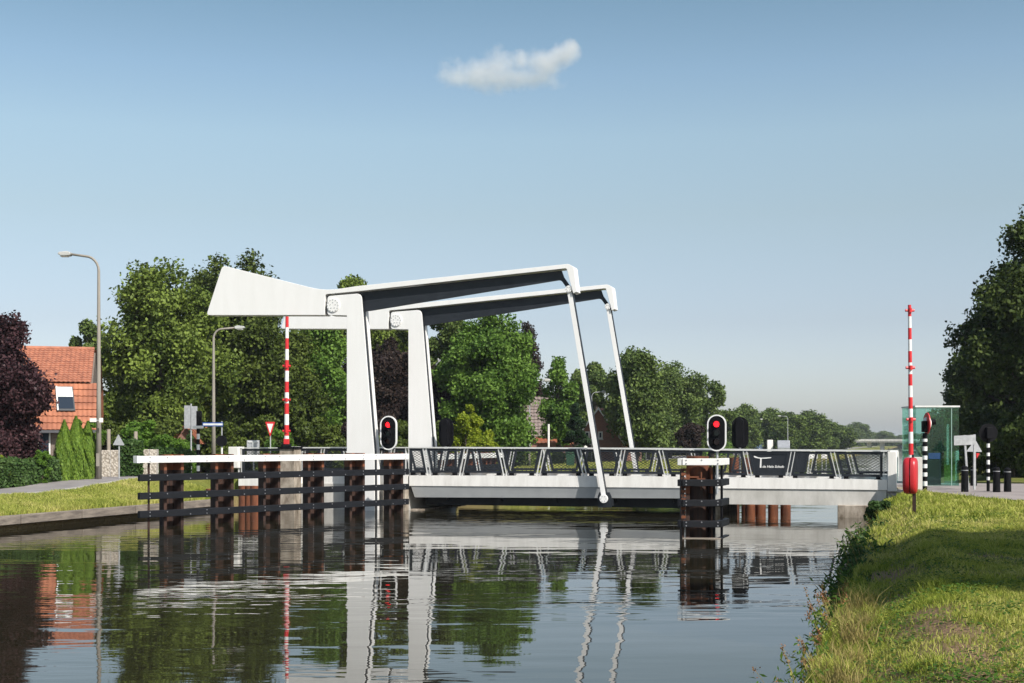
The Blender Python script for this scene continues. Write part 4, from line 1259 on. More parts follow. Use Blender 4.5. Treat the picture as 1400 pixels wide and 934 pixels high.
def house1():
    D0 = 62.0
    X0 = WP(-60, D0)[0]; X1 = WP(132.5, D0)[0]
    zg_ = .9
    root = empty("brick_house", ((X0 + X1) / 2, D0 + 4, zg_), 0, "house with a large orange tiled mansard roof behind the dark purple tree", "house")
    hw = (X1 - X0) / 2
    ze = ZP(585, D0) - zg_; zk = ZP(524.5, D0 + 1.3) - zg_; zr = ZP(479, D0 + 5.2) - zg_
    y0, yk, yr = -4.0, -2.7, 1.2
    # body and gables
    prof = [(y0 + .25, -.2), (y0 + .25, ze), (yk + .1, zk - .15), (yr, zr - .15), (2 * yr - yk, zk - .1), (2 * yr - y0, ze), (2 * yr - y0, -.2)]
    MB().prism_x(prof, -hw + .15, hw - .25).build("wall", BRICKD, root)
    mb = MB(); tiled(mb, -hw, hw, (y0 - .15, ze - .12), (yk, zk), .22, .36, amp=.03, step=.05)
    lo = mb.build("lower_roof", TILE, root, smooth=False)
    mb = MB(); tiled(mb, -hw, hw - .30, (yk - .12, zk + .03), (yr, zr), .22, .30, amp=.035, step=.035)
    mb.build("upper_roof", TILED, root)
    MB().add([(-hw, yr, zr), (hw, yr, zr), (hw, 2 * yr - yk, zk), (-hw, 2 * yr - yk, zk), (hw, 2 * yr - y0, ze), (-hw, 2 * yr - y0, ze)], [(0, 1, 2, 3), (3, 2, 4, 5)]).build("rear_roof", TILED, root)
    MB().tube([(-hw, yr, zr + .04), (hw - .3, yr, zr + .04)], .11, 10).build("ridge", TILED, root)
    MB().box(-hw, hw, y0 - .28, y0 - .12, ze - .24, ze - .12).build("gutter", ZINC, root)
    fx = WP(48, 67)[0] - (X0 + X1) / 2
    mb = MB(); mb.cyl(fx, yr - .2, zr - .3, zr + .25, .17, n=12); mb.cyl(fx, yr - .2, zr + .25, zr + .55, .11, n=12); mb.cyl(fx, yr - .2, zr + .55, zr + .62, .17, n=12)
    mb.build("flue", ZINC, root)
    # roof window
    def onslope(px, py):      # find the point on the lower slope
        f = (524.5 + (585 - 524.5) * 0 )
        t = (585 - py) / (585 - 524.5)
        y = y0 - .15 + (yk - y0 + .15) * t; D_ = D0 + 4 + y
        return (px - 700) / 1800 * D_ - (X0 + X1) / 2, y, ze - .12 + (zk - ze + .12) * t
    nrm = Vector((0, -(zk - ze), (yk - y0))).normalized()
    c = [Vector(onslope(84.5, 562)), Vector(onslope(108, 562)), Vector(onslope(110.5, 531)), Vector(onslope(88.5, 531))]
    def slab(cs, off0, off1, m, name, par):
        vs = [tuple(p + nrm * off0) for p in cs] + [tuple(p + nrm * off1) for p in cs]
        return MB().add(vs, [(3, 2, 1, 0), (4, 5, 6, 7), (0, 1, 5, 4), (1, 2, 6, 5), (2, 3, 7, 6), (3, 0, 4, 7)]).build(name, m, par)
    fr_ = slab(c, .0, .14, DFRM, "roof_window", root)
    cc = sum(c, Vector()) / 4
    def lerp(u, v): 
        return (c[0] * (1 - u) + c[1] * u) * (1 - v) + (c[3] * (1 - u) + c[2] * u) * v
    slab([lerp(.07, .08), lerp(.93, .08), lerp(.93, .55), lerp(.07, .55)], .14, .15, WGLASS, "pane", fr_)
    slab([lerp(.05, .56), lerp(.95, .56), lerp(.95, .97), lerp(.05, .97)], .14, .17, BLIND, "blind", fr_)
    slab([lerp(.0, .0), lerp(.08, .0), lerp(.08, 1), lerp(.0, 1)], .142, .175, TIMW, "window_frame", fr_)
    # ground-floor windows
    for px0, px1 in ((18, 40), (52, 72)):
        x0, x1 = WP(px0, 62)[0] - (X0 + X1) / 2, WP(px1, 62)[0] - (X0 + X1) / 2
        f = MB().box(x0, x1, y0 + .19, y0 + .26, .9, 2.2).build("window", TIMW, root); MB().box(x0 + .07, x1 - .07, y0 + .17, y0 + .188, .98, 2.12).build("pane", WGLASS, f)
    # turned so that its gable is seen edge-on
    piv = Vector((X1, D0, 0)); M = Matrix.Translation(piv) @ Matrix.Rotation(R(15.5), 4, 'Z') @ Matrix.Translation(-piv)
    p_ = M @ Vector(root.location); root.location = p_; root.rotation_euler = (0, 0, R(15.5))
house1()

def house(name, pxL, pxR, D, y_eave, y_ridge, label, roof, wall, ridge_x=True, depth=7.0, windows=(), chimney=None, rot=0):
    X0, X1 = WP(pxL, D)[0], WP(pxR, D)[0]; hw = (X1 - X0) / 2
    zg_ = .95
    root = empty(name, ((X0 + X1) / 2, D, zg_), R(rot), label, "house")
    ze, zr = ZP(y_eave, D) - zg_, ZP(y_ridge, D) - zg_
    if ridge_x:
        prof = [(.1, -.2), (.1, ze), (depth / 2, zr - .1), (depth - .1, ze), (depth - .1, -.2)]
        MB().prism_x(prof, -hw + .1, hw - .1).build("wall", wall, root)
        mb = MB(); tiled(mb, -hw, hw, (-.2, ze - .12), (depth / 2, zr), .3, .36, amp=.04, step=.06); mb.build("roof", roof, root)
        MB().add([(-hw, depth / 2, zr + .04), (hw, depth / 2, zr + .04), (hw, depth + .2, ze), (-hw, depth + .2, ze)], [(0, 1, 2, 3)]).build("rear_roof", roof, root)
    else:
        pr_ = [(-hw, -.2), (-hw, ze), (0, zr), (hw, ze), (hw, -.2)]
        MB().prism(pr_, .0, depth).build("wall", wall, root)
        for sg in (-1, 1):
            mb = MB(); e = .35
            n_ = Vector((zr - ze, 0, hw)).normalized()
            a = (sg * (hw + e), ze - e * (zr - ze) / hw); b = (0, zr)
            rows = []
            nr = 14
            for i in range(nr):
                for t, o_ in ((i / nr, .02), (i / nr, .08), ((i + 1) / nr, .02)):
                    rows.append([(a[0] + (b[0] - a[0]) * t + sg * n_.x * (o_ + .03 * math.sin(c * 1.3)), -e + (depth + 2 * e) * c / 40, a[1] + (b[1] - a[1]) * t + n_.z * (o_ + .03 * math.sin(c * 1.3))) for c in range(41)])
            mb.grid(rows); mb.build("roof", roof, root)
            if D > 90: MB().prism([(a[0], a[1] - .14), (a[0], a[1] + .06), (b[0], b[1] + .08), (b[0], b[1] - .12)], -e - .02, -e + .03).build("barge_board", TIMW, root)
    for (u0, u1, v0, v1) in windows:
        x0, x1 = WP(u0, D)[0] - (X0 + X1) / 2, WP(u1, D)[0] - (X0 + X1) / 2
        za, zb_ = ZP(v1, D) - zg_, ZP(v0, D) - zg_
        f = MB().box(x0, x1, -.03, .12, za, zb_).build("window", TIMW, root)
        MB().box(x0 + .1, x1 - .1, -.05, -.028, za + .1, zb_ - .1).build("pane", WGLASS, f)
        MB().box(x0 - .05, x1 + .05, -.10, .0, za - .1, za - .002).build("sill", CONC, f)
    if chimney:
        cx = WP(chimney, D)[0] - (X0 + X1) / 2
        MB().box(cx - .35, cx + .35, depth / 2 - .3, depth / 2 + .3, zr - .8, zr + .9).build("chimney", BRICK, root)
    return root
house("brick_house", 704, 752, 106, 600, 541, "house with a tall steep grey brown tiled roof between the maple and the slender tree", TILEG, BRICK, windows=((716, 726, 604, 614),), depth=6)
house("brick_house", 788, 850, 106, 600, 558, "red brick house with its gable towards the canal, behind the front hanger rod", TILE, BRICK, ridge_x=False, depth=11, windows=((799, 806, 590, 600), (818, 824, 590, 600), (800, 810, 606, 620)), rot=-14)
house("garden_shed", 733, 762, 96, 604, 598, "low shed with an orange roof under the grey tiled house", TILE, BRICK, depth=4)
house("garden_shed", 765, 790, 100, 606, 599, "low shed with an orange roof next to the brick gable house", TILE, BRICK, depth=4)
house("garden_shed", 846, 862, 108, 607, 602, "small low orange roofed outbuilding right of the brick gable house", TILE, BRICK, depth=4)
house("garden_shed", 243, 266, 70, 597, 583, "small orange brick outbuilding glimpsed behind the tall grey sign back", TILE, BRICK, ridge_x=False, depth=4)

# ------------------------------------------------------------------ far things: concrete road bridge, cars, hoarding
fb = empty("concrete_road_bridge", (*WP(1185, 480)[:2], 0), math.atan2(UY, UX), "far flat grey concrete road bridge on slim piers across the canal", "bridge")
k = 480 / 1800
MB().box(-48 * k - 3, 130 * k, 0, 9, ZP(606, 480) + .3, ZP(603.2, 480)).build("deck_beam", CONC, fb)
MB().box(-48 * k - 3, 130 * k, -.2, .1, ZP(603.2, 480) - .05, ZP(600.5, 480)).build("parapet", CONC, fb)
for dx in (3, 20, 60): MB().box(dx * k - .8, dx * k + .8, 2, 7, -.5, ZP(606, 480) + .3).build("bridge_pier", CONC, fb)
def car(px, D, body, label, L=4.3, rot=0, name="parked_car", van=False, lift=0):
    X, Y, _ = WP(px, D)
    z = zground(X, Y) + lift
    r = empty(name, (X, Y, z), rot, label, "van" if van else "car", "vehicles parked on the far left bank")
    Hh = 2.0 if van else 1.42
    h = L / 2
    p = [(-h, .32), (-h, .78), (-h + .25, .92), (-h + 1.0, .98), (-h + 1.7, Hh), (h - .9, Hh), (h - .15, 1.0), (h, .9), (h, .32)] if not van else [(-h, .3), (-h, 1.0), (-h + .7, 1.15), (-h + 1.3, Hh), (h - .05, Hh), (h, .3)]
    b = MB().prism(roundpoly(p, .06, 3), -.84, .84).build("body", body, r, bevel=.05)
    q = [(-h + 1.12, 1.0), (-h + 1.72, Hh - .1), (h - .95, Hh - .1), (h - .4, 1.0)] if not van else [(-h + .8, 1.2), (-h + 1.35, Hh - .15), (-h + 2.1, Hh - .15), (-h + 2.1, 1.2)]
    MB().prism(q, -.85, .85).build("side_windows", WGLASS, r)
    for x in (-h + .8, h - .8):
        for y in (-.86, .70):
            w_ = MB().cyly(x, .32, y, y + .16, .32, 16).build("wheel", TYRE, r)
            MB().cyly(x, .32, y - .01, y + .17, .18, 12).build("rim", GALV, w_)
    MB().box(-h - .02, -h + .03, -.7, -.45, .62, .76).build("headlight", ALU, r); MB().box(-h - .02, -h + .03, .45, .7, .62, .76).build("headlight", ALU, r)
    return r
yaw = math.atan2(VY, VX)
car(1071, 185, CARS, "silver van by the tall far street lamp, its roof above the railing", rot=yaw + .12, van=True, L=4.8)
car(1036, 235, CARB, "dark blue van at the roadside below the far lamp right of the black signal back", rot=yaw, van=True, L=4.8)
for px_, w_px, lb in ((1111, 14, "larger low white board by the far water seen through the railing"), (1127, 8, "smaller low white board by the far water seen through the railing")):
    X, Y, _ = WP(px_, 150)
    rr = empty("mooring_board", (X, Y, .3), 0, lb, "board", "low white boards on the far bank")
    hwb = w_px / 2 / 1800 * 150
    MB().box(-hwb, hwb, 0, .08, ZP(627, 150) - .3, ZP(621, 150) - .3).build("board_face", WHITE2, rr)
    for sx in (-hwb * .7, hwb * .7): MB().cyl(sx, .14, -.3, .8, .05, n=8).build("post", GALV, rr)
car(668, 92, CARS, "grey car partly hidden behind the railing below the maple", rot=.2)
X, Y, _ = WP(1053, 185); z = zground(X, Y)
MB().box(X - 1.6 * .1 * 2.4, X + .4, Y, Y + .5, z, ZP(601.5, 185)).build("white_cabinet", WHITE2, label="narrow white cabinet standing by the far road above the lettered panel", cat="cabinet", bevel=.02)
X, Y, _ = WP(771, 86); z = zground(X, Y)
r = empty("wheelie_bin", (*WP(779.5, 86)[:2], z), 0, "green wheelie bin on the grass strip seen through the railing", "bin")
MB().prism([(-.24, 0.05), (-.3, .95), (.3, .95), (.24, .05)], -.3, .3).build("bin_body", GRNBIN, r, bevel=.02); MB().prism([(-.33, .95), (-.3, 1.05), (.28, 1.08), (.33, .97)], -.34, .34).build("lid", GRNBIN, r)
for x in (-.2, .2): MB().tube([(x - .03, .3, .1), (x + .03, .3, .1)], .1, 12).build("wheel", TYRE, r)
# blue parking sign by the brick gable
X, Y, _ = WP(800, 98); z = zground(X, Y); k = 98 / 1800
r = empty("road_sign", (X, Y, z), 0, "blue sign with a white plate under it, before the brick gable house", "sign")
MB().box(-3 * k, 3 * k, -.02, 0, ZP(608, 98) - z, ZP(600, 98) - z).build("sign_board", BLUEP, r); MB().box(-3 * k, 3 * k, -.02, 0, ZP(612, 98) - z, ZP(609, 98) - z).build("lower_plate", WHITE2, r)
MB().box(-.8 * k, .0 * k, -.026, -.021, ZP(606.5, 98) - z, ZP(601.5, 98) - z).build("white_mark", WHITE2, r)
MB().cyl(0, .04, 0, ZP(600, 98) - z, .035, n=8).build("pole", GALV, r)

# ------------------------------------------------------------------ garden things on the left
# pebble-filled panels
def peb(px0, px1, y0, y1, D, label):
    X0, X1 = WP(px0, D)[0], WP(px1, D)[0]; z = zground(X0, D)
    r = empty("pebble_wall_panel", (X0, D, z), 0, label, "wall panel", "pebble wall panels in the hedge line")
    MB().box(0, X1 - X0, 0, .22, -.05, ZP(y0, D) - z).build("pebble_fill", PEB, r, bevel=.02)
    n = max(2, int((X1 - X0) / .25))
    mb = MB()
    for i in range(n + 1):
        x = (X1 - X0) * i / n
        mb.box(x - .006, x + .006, -.012, -.003, -.05, ZP(y0, D) - z)
    mb.build("wire_cage", GALV, r)
PEB = bpy.data.materials.new("pebbles"); PEB.use_nodes = True
_n = PEB.node_tree; _b = _n.nodes["Principled BSDF"]; _b.inputs["Roughness"].default_value = .9
_tc = _n.nodes.new("ShaderNodeTexCoord"); _v = _n.nodes.new("ShaderNodeTexVoronoi"); _v.inputs["Scale"].default_value = 13
_n.links.new(_tc.outputs["Object"], _v.inputs["Vector"])
_r = _n.nodes.new("ShaderNodeValToRGB"); _r.color_ramp.elements[0].color = (.58, .53, .46, 1); _r.color_ramp.elements[1].color = (.30, .26, .21, 1); _r.color_ramp.elements[0].position = .25; _r.color_ramp.elements[1].position = .75
_n.links.new(_v.outputs["Distance"], _r.inputs[0]); _n.links.new(_r.outputs[0], _b.inputs["Base Color"])
_bp = _n.nodes.new("ShaderNodeBump"); _bp.invert = True; _bp.inputs["Distance"].default_value = .02
_n.links.new(_v.outputs["Distance"], _bp.inputs["Height"]); _n.links.new(_bp.outputs[0], _b.inputs["Normal"])
peb(138.5, 163, 615.5, 663, 52.6, "pale pebble wall panel right behind the tall near lamp post")
peb(194.5, 215, 614.5, 661, 53.6, "pale pebble wall panel behind the left end of the white plank")
for px, D, ty, lb in ((148.5, 55.5, 587, "grey garden post above the pebble panel by the lamp post"), (185.5, 55.5, 590, "grey garden post before the light green shrub"), (29, 50, 618, "grey wooden post at the hedge under the purple tree, left one"), (50, 50.3, 604, "grey wooden post at the hedge under the purple tree, right one")):
    X, Y, _ = WP(px, D)
    MB().cyl(X, Y, zground(X, Y) - .1, ZP(ty, D), .08, n=10).build("garden_post", WOODG, label=lb, cat="post", group="grey garden posts")
# ------------------------------------------------------------------ vegetation
def rand_dirs(rng, n):
    v = rng.normal(size=(n, 3)); return v / np.linalg.norm(v, axis=1, keepdims=True)
def leaves(rng, C, N, size, asp=.62, bend=.0):
    # rhombic leaf sprays at centres C with normals N
    n = len(C)
    r = rand_dirs(rng, n)
    t1 = np.cross(N, r); t1 /= np.linalg.norm(t1, axis=1, keepdims=True) + 1e-9
    t2 = np.cross(N, t1)
    s = (size * rng.uniform(.65, 1.35, n))[:, None]
    V = np.stack([C - t1 * s, C + t2 * s * asp + N * s * .12, C + t1 * s, C - t2 * s * asp + N * s * .12], 1).reshape(-1, 3)
    F = np.arange(4 * n).reshape(-1, 4)
    return V, F
def crown_pts(rng, H, z0, Rr, nl, n, shape, core=.25, lob=(.20, .36), clump=None):
    C = []; N = []
    # lobe centres
    cs = []; rs = []
    zc, hz = (H + z0) / 2, (H - z0) / 2
    while len(cs) < nl:
        d = rand_dirs(rng, 1)[0]; f = rng.uniform(.25, 1.0) ** .6
        p = d * f
        z = p[2]
        wz = shape(z)            # width factor by relative height -1..1
        q = np.array([p[0] / max(.3, math.sqrt(max(.05, 1 - z * z))) * wz * Rr * .78, p[1] / max(.3, math.sqrt(max(.05, 1 - z * z))) * wz * Rr * .78, zc + z * hz * .84])
        if math.hypot(q[0], q[1]) > Rr * wz * .85: continue
        cs.append(q); rs.append(Rr * rng.uniform(*lob) * (.55 + .45 * wz))
    cs = np.array(cs); rs = np.array(rs)
    w = rs ** 2; idx = rng.choice(nl, n, p=w / w.sum())
    d = rand_dirs(rng, n); d[:, 2] = d[:, 2] * .8 + .12
    d /= np.linalg.norm(d, axis=1, keepdims=True)
    rad = rng.uniform(0, 1, n) ** .30 * rng.normal(1.0, .07, n)
    C = cs[idx] + d * (rs[idx] * rad)[:, None] * np.array([1, 1, .85])
    # stretch to the measured height and radius
    zlo, zhi = np.percentile(C[:, 2], [1.0, 99.6]); C[:, 2] = z0 + (C[:, 2] - zlo) * (H - z0) / (zhi - zlo); cs[:, 2] = z0 + (cs[:, 2] - zlo) * (H - z0) / (zhi - zlo)
    kk = Rr / np.percentile(np.abs(C[:, 0]), 98.5); C[:, :2] *= kk; cs[:, :2] *= kk
    # small-scale clumping
    if clump:
        m = int(n / clump[0]); cc = C[rng.choice(n, m)]
        C = cc[rng.integers(0, m, n)] + np.clip(rng.normal(size=(n, 3)), -1.5, 1.5) * clump[1]
        ax = (cs[:, :]).mean(0)
        d = C - np.array([0, 0, zc]); d /= np.linalg.norm(d, axis=1, keepdims=True)
    Nn = d * .5 + rand_dirs(rng, n) * .95 + np.array([0, 0, .35])
    Nn /= np.linalg.norm(Nn, axis=1, keepdims=True)
    return C, Nn, cs, rs
SHAPES = {
    'egg': lambda z: max(.12, (1 - max(0, z) ** 2.2) ** .6 * (1 - .22 * max(0, -z) ** 2)),
    'round': lambda z: max(.1, math.sqrt(max(0, 1 - z * z * .95))),
    'cone': lambda z: max(.06, (1 - z) / 2 * .95 + .05),
    'col': lambda z: max(.15, (1 - abs(z) ** 4)) * .9,
    'dome': lambda z: max(.12, math.sqrt(max(0, 1 - (max(-.9, z) * .9 + .12) ** 2))) * (1 if z < 0 else (1 - .35 * z)),
    'cyp': lambda z: max(.1, (1 - max(0, z + .2) ** 2 * .62) * .95 if z < .75 else (1 - z) * 2.2 + .08),
    'slope': lambda z: max(.12, (1 - ((z + 1) / 2) ** 1.5) * .95 + .08),
    'wide': lambda z: max(.15, math.sqrt(max(0, 1 - (z * .8 + .1) ** 2))),
}
def make_tree(X, Y, H, z0, Rr, m, label, cat="tree", name="tree", n=16000, leaf=.2, seed=1, shape='egg', nl=46, lob=(.2, .36), clump=None, zb=None, group=None, tr=.28, sx=1.0):
    rng = np.random.default_rng(seed)
    n = int(n * 2.1)
    zb = zground(X, Y) if zb is None else zb
    H -= zb; z0 -= zb
    C, N, cs, rs = crown_pts(rng, H, z0, Rr, nl, n, SHAPES[shape], lob=lob, clump=clump)
    C[:, 0] *= sx
    C[:, 2] = np.maximum(C[:, 2], .05)
    V, F = leaves(rng, C, N, leaf * .66)
    root = empty(name, (X, Y, zb), 0, label, cat, group)
    npmesh("crown", V, F, m, root)
    mb = MB()
    mb.tube([(0, 0, -.2), (0.02, 0, .3), (.05, .02, H * .35), (.0, .05, H * .62), (.05, 0, H * .85)], [tr * 1.25, tr, tr * .75, tr * .42, tr * .12], 9)
    order = np.argsort(-rs)[:min(18, nl)]
    for k in order:
        e = cs[k]; t = min(.75, max(.22, (e[2] / H) * .65))
        s_ = np.array([.03, .02, H * t])
        mid = (s_ + e) / 2 + np.array([0, 0, -.05 * H * .3])
        mb.tube([tuple(s_), tuple(mid), tuple(e)], [tr * .36, tr * .2, tr * .06], 5, caps=False)
    mb.build("trunk", BARK, root, smooth=True)
    return root
def tree_at(px, D, ytop, ybot, wpx, m, label, **kw):
    X, Y, _ = WP(px, D)
    return make_tree(X, Y, ZP(ytop, D), ZP(ybot, D), wpx / 2 / 1800 * D, m, label, **kw)
def tree_copy(src, px, D, ytop, wpx, base_h, base_r, label, rz=0):
    X, Y, _ = WP(px, D); zb = zground(X, Y)
    c = copy_tree(src)
    c.location = (X, Y, zb)
    sh = (ZP(ytop, D) - zb) / base_h; sr = wpx / 2 / 1800 * D * 1.06 / base_r
    c.scale = (sr, sr, sh); c.rotation_euler = (0, 0, rz); c['label'] = label
    return c
G1 = "trees on the left bank"
# left group
tree_at(222, 74, 372, 606, 168, LIME, "big rounded lime tree with olive green leaves left of the counterweight", n=42000, leaf=.17, seed=3, nl=95, lob=(.15, .27), shape="dome", group=G1, tr=.4, clump=(22, .26))
tree_at(318, 86, 359, 596, 130, LIME2, "tall dark lime tree rising above the white counterweight", n=34000, leaf=.19, seed=5, nl=90, lob=(.15, .28), shape='round', group=G1, tr=.4, clump=(20, .3))
tree_at(375, 78, 432, 612, 110, LIME2, "dark green tree behind the striped barrier boom", n=26000, leaf=.17, seed=7, nl=60, shape='round', group=G1, clump=(20, .26))
tree_at(428, 80, 436, 600, 84, MAPLE, "lighter green tree between the barrier boom and the front tower", n=22000, leaf=.17, seed=8, nl=60, group=G1, clump=(16, .24))
tree_at(489, 98, 382, 606, 150, LIME, "tall tree whose top shows above the balance arms at the front tower", n=26000, leaf=.19, seed=9, nl=70, lob=(.12, .24), shape="round", group=G1)
tree_at(532, 88, 474, 609, 104, COPPER, "dark copper beech between the two towers", n=30000, leaf=.17, seed=10, nl=70, shape='round', group=G1)
tree_at(548, 99, 436, 606, 84, LIME2, "dark green tree top filling the gap above the copper beech between the towers", n=20000, leaf=.18, seed=29, nl=60, shape="round", group=G1)
tree_at(612, 94, 430, 606, 90, FARL, "dull green tree right behind the rear tower", n=22000, leaf=.19, seed=12, nl=60, group=G1)
tree_at(604, 84, 500, 611, 64, COPPER, "small copper beech right of the rear tower", n=16000, leaf=.16, seed=13, nl=40, shape='round', group=G1)
tree_at(667, 80, 433, 608, 116, MAPLE, "fresh green maple filling the view between the rear tower and the front hanger rod", n=36000, leaf=.16, seed=14, nl=80, lob=(.17, .30), group=G1, clump=(16, .22))
tree_at(720, 122, 446, 590, 60, COPPER, "purple leaved beech with spiky top branches behind the green maple", n=13000, leaf=.15, seed=15, nl=60, lob=(.10, .22), shape='cone', group=G1, clump=(30, .22))
tree_at(763, 98, 495, 604, 40, MAPLE, "slender open green tree left of the front hanger rod", n=9000, leaf=.17, seed=16, nl=32, lob=(.16, .3), group=G1, clump=(16, .25))
tree_at(787, 94, 552, 613, 32, CONIF, "small dark conifer left of the front hanger rod", n=9000, leaf=.12, seed=17, nl=40, shape='cone', group=G1)
tree_at(815, 135, 500, 606, 60, FARL, "green tree behind the brick gable house", n=13000, leaf=.24, seed=18, nl=42, group=G1)
tree_at(869, 103, 486, 608, 66, FARL, "green tree crossed by the rear hanger rod", n=18000, leaf=.22, seed=19, nl=46, group=G1, clump=(16, .3))
tree_at(915, 140, 503, 606, 86, FARL, "broad green tree right of the rear hanger rod", n=22000, leaf=.24, seed=20, nl=60, group=G1, clump=(18, .34))
tree_at(885, 128, 520, 612, 60, FARL, "mid green tree behind the street lamp right of the rear hanger rod", n=14000, leaf=.2, seed=28, nl=46, group=G1)
tree_at(974, 146, 527, 608, 52, FARL, "sparse open tree left above the red light of the dolphin", n=8000, leaf=.22, seed=21, nl=30, lob=(.12, .24), group=G1, clump=(22, .3))
tree_at(942, 120, 580, 612, 34, COPPER, "low purple shrub-like tree between the far trees and the railing", n=6000, leaf=.16, seed=22, nl=30, shape='round', group=G1)
# far row: copies of one tree
X, Y, _ = WP(1020, 220)
far = make_tree(X, Y, ZP(558, 220), 1.6, 36 / 2 / 1800 * 220 * 1.1, FARL, "far round tree behind the black signal back, first of the far row", n=16000, leaf=.3, seed=24, nl=60, group="row of far trees on the left bank", clump=(20, .4))
bh = ZP(558, 220) - zground(X, Y); brd = 36 / 2 / 1800 * 220 * 1.1
far_list = [(1055, 250, 563, 40, "far tree above the lettered panel, left of the tall far lamp"), (1078, 235, 568, 40, "far tree right behind the tall far street lamp"), (1000, 200, 570, 36, "far tree just left of the black signal back"), (1104, 262, 566, 44, "far tree with the highest top right of the lettered panel"),
            (1128, 300, 577, 36, "far tree near the slanted posts at the railing's right end"), (1150, 330, 584, 34, "far tree standing just left of the far concrete bridge"), (1172, 640, 580, 26, "hazy blue green tree above the left end of the far concrete bridge"),
            (1208, 720, 591, 24, "hazy small tree above the middle of the far concrete bridge"), (1232, 800, 596, 20, "hazy tiny tree left of the right barrier boom"), (1190, 760, 592, 26, "hazy tree between the two taller ones behind the far bridge"), (1162, 600, 594, 26, "low hazy tree behind the left pier of the far bridge"),
            (1250, 820, 594, 30, "hazy tree right behind the right barrier boom"), (1278, 840, 592, 34, "hazy tree seen through the glass shelter"), (1090, 300, 572, 40, "far tree filling the gap behind the lamp with the left arm"), (1040, 300, 569, 40, "far tree peeping between the first two of the far row"),
            (990, 260, 566, 40, "far tree behind the sparse open tree"), (1222, 900, 598, 30, "low hazy tree at the horizon right of the far bridge pier")]
for i, (px, D, yt, wpx, lb) in enumerate(far_list):
    tree_copy(far, px, D, yt, wpx, bh, brd, lb, rz=i * 1.3)
# a belt of trees far behind the houses closes the gaps between the near trunks
for i in range(13):
    px = 60 + i * 72 + (i % 3) * 9
    tree_copy(far, px, 150 + (i * 37) % 60, 560 - (i * 29) % 26, 84, bh, brd, "background tree in the belt behind the left houses and trunks", rz=i * .9)["group"] = "belt of background trees behind the houses"
# distant background on the left behind everything
tree_at(120, 115, 443, 600, 60, FARL, "tree top showing between the orange roof and the big lime tree", n=12000, leaf=.24, seed=30, nl=40, group=G1)
# purple plum on the far left
tree_at(-2, 49.5, 438, 640, 116, PLUM, "dark purple leaved plum tree in front of the orange roofed house", n=30000, leaf=.115, seed=31, nl=70, lob=(.16, .30), shape='round', group=G1, clump=(14, .16), tr=.16)

# right side trees
GR_ = "tall dark trees on the right"
for i, (px, D, yt, yb, wpx, sd, lb) in enumerate(((1440, 62, 283, 640, 276, 40, "huge dark tree cut by the right edge of the picture"), (1378, 84, 372, 640, 150, 41, "dark tree behind the huge one, its left side towards the glass shelter"),
                     (1342, 112, 445, 636, 100, 42, "third dark tree along the right towpath, above the sign back"), (1352, 150, 500, 625, 90, 43, "furthest dark tree behind the glass shelter"))):
    tree_at(px, D, yt, yb, wpx, OAKD, lb, n=46000 if i == 0 else 26000, leaf=.17 if i == 0 else .22, seed=sd, nl=110 if i == 0 else 70, lob=(.12, .24), shape='slope', group=GR_, tr=.45, clump=(24, .3))
for i, (px, D, yt, lb) in enumerate(((1293, 96, 572, "dark bush behind the left half of the glass shelter"), (1318, 92, 562, "dark bush behind the glass shelter at the foot of the trees"), (1385, 60, 575, "dark undergrowth bush under the huge right tree"), (1345, 95, 590, "dark undergrowth bush behind the sign backs"), (1420, 50, 560, "dark bush at the right edge behind the path"))):
    tree_at(px, D, yt, 645, (56, 90, 90, 60, 90)[i], OAKD, lb, cat="bush", name="bush", n=14000, leaf=.13, seed=50 + i, nl=40, shape='round', group="dark bushes under the right trees", tr=.08)
# the tree beside the photographer whose shade crosses the right bank
make_tree(13.9, 11.6, 13.0, 4.6, 5.3, LIME, "tree beside the near right bank casting the broad shade on the grass", n=30000, leaf=.24, seed=60, nl=80, shape='wide', group=GR_, tr=.3)

# shrubs and hedges
def cypress(px, D, ytop, wpx, label, seed):
    rng = np.random.default_rng(seed)
    X, Y, _ = WP(px, D); zb = zground(X, Y); H = ZP(ytop, D) - zb; Rr = wpx / 2 / 1800 * D
    n = 15000
    u = rng.uniform(0, 1, n) ** .85; a = rng.uniform(0, 2 * math.pi, n)
    prof = np.minimum(1, (1 - u) * 2.1) ** .75 * (.88 + .12 * np.sin(u * 3.1)) + .02
    fl = 1 + .16 * np.sin(a * 5 + np.sin(u * 9 + seed) * 1.4) + .07 * np.sin(a * 11 + u * 21)
    r = Rr * prof * fl * rng.uniform(.78, 1.03, n)
    C = np.stack([r * np.cos(a), r * np.sin(a), u * H], 1)
    N = np.stack([np.cos(a), np.sin(a), np.full(n, .2)], 1) + rand_dirs(rng, n) * .55
    N /= np.linalg.norm(N, axis=1, keepdims=True)
    up = np.array([0, 0, 1.0]) + rand_dirs(rng, n) * .3
    t2 = np.cross(N, up); t2 /= np.linalg.norm(t2, axis=1, keepdims=True); t1 = np.cross(t2, N)
    s = (.055 * rng.uniform(.6, 1.4, n))[:, None]
    V = np.stack([C - t1 * s, C + t2 * s * .3, C + t1 * s * 1.3, C - t2 * s * .3], 1).reshape(-1, 3)
    root = empty("cypress", (X, Y, zb), 0, label, "cypress", "bright green cypresses at the hedge")
    npmesh("crown", V, np.arange(4 * n).reshape(-1, 4), CYPR, root)
    MB().cyl(0, 0, -.1, H * .85, .05, .015, n=8).build("trunk", BARK, root)
def bush(px, D, ytop, wpx, m, label, seed, zb=None, n=7000, leaf=.10, shape='round', ybot=None, cat="shrub", name="shrub", group=None, clump=None):
    X, Y, _ = WP(px, D)
    return tree_at(px, D, ytop, ybot or (HY + (HC - zground(X, Y)) * 1800 / D), wpx, m, label, cat=cat, name=name, n=n, leaf=leaf, seed=seed, nl=30, shape=shape, tr=.05, group=group, clump=clump, zb=zb)
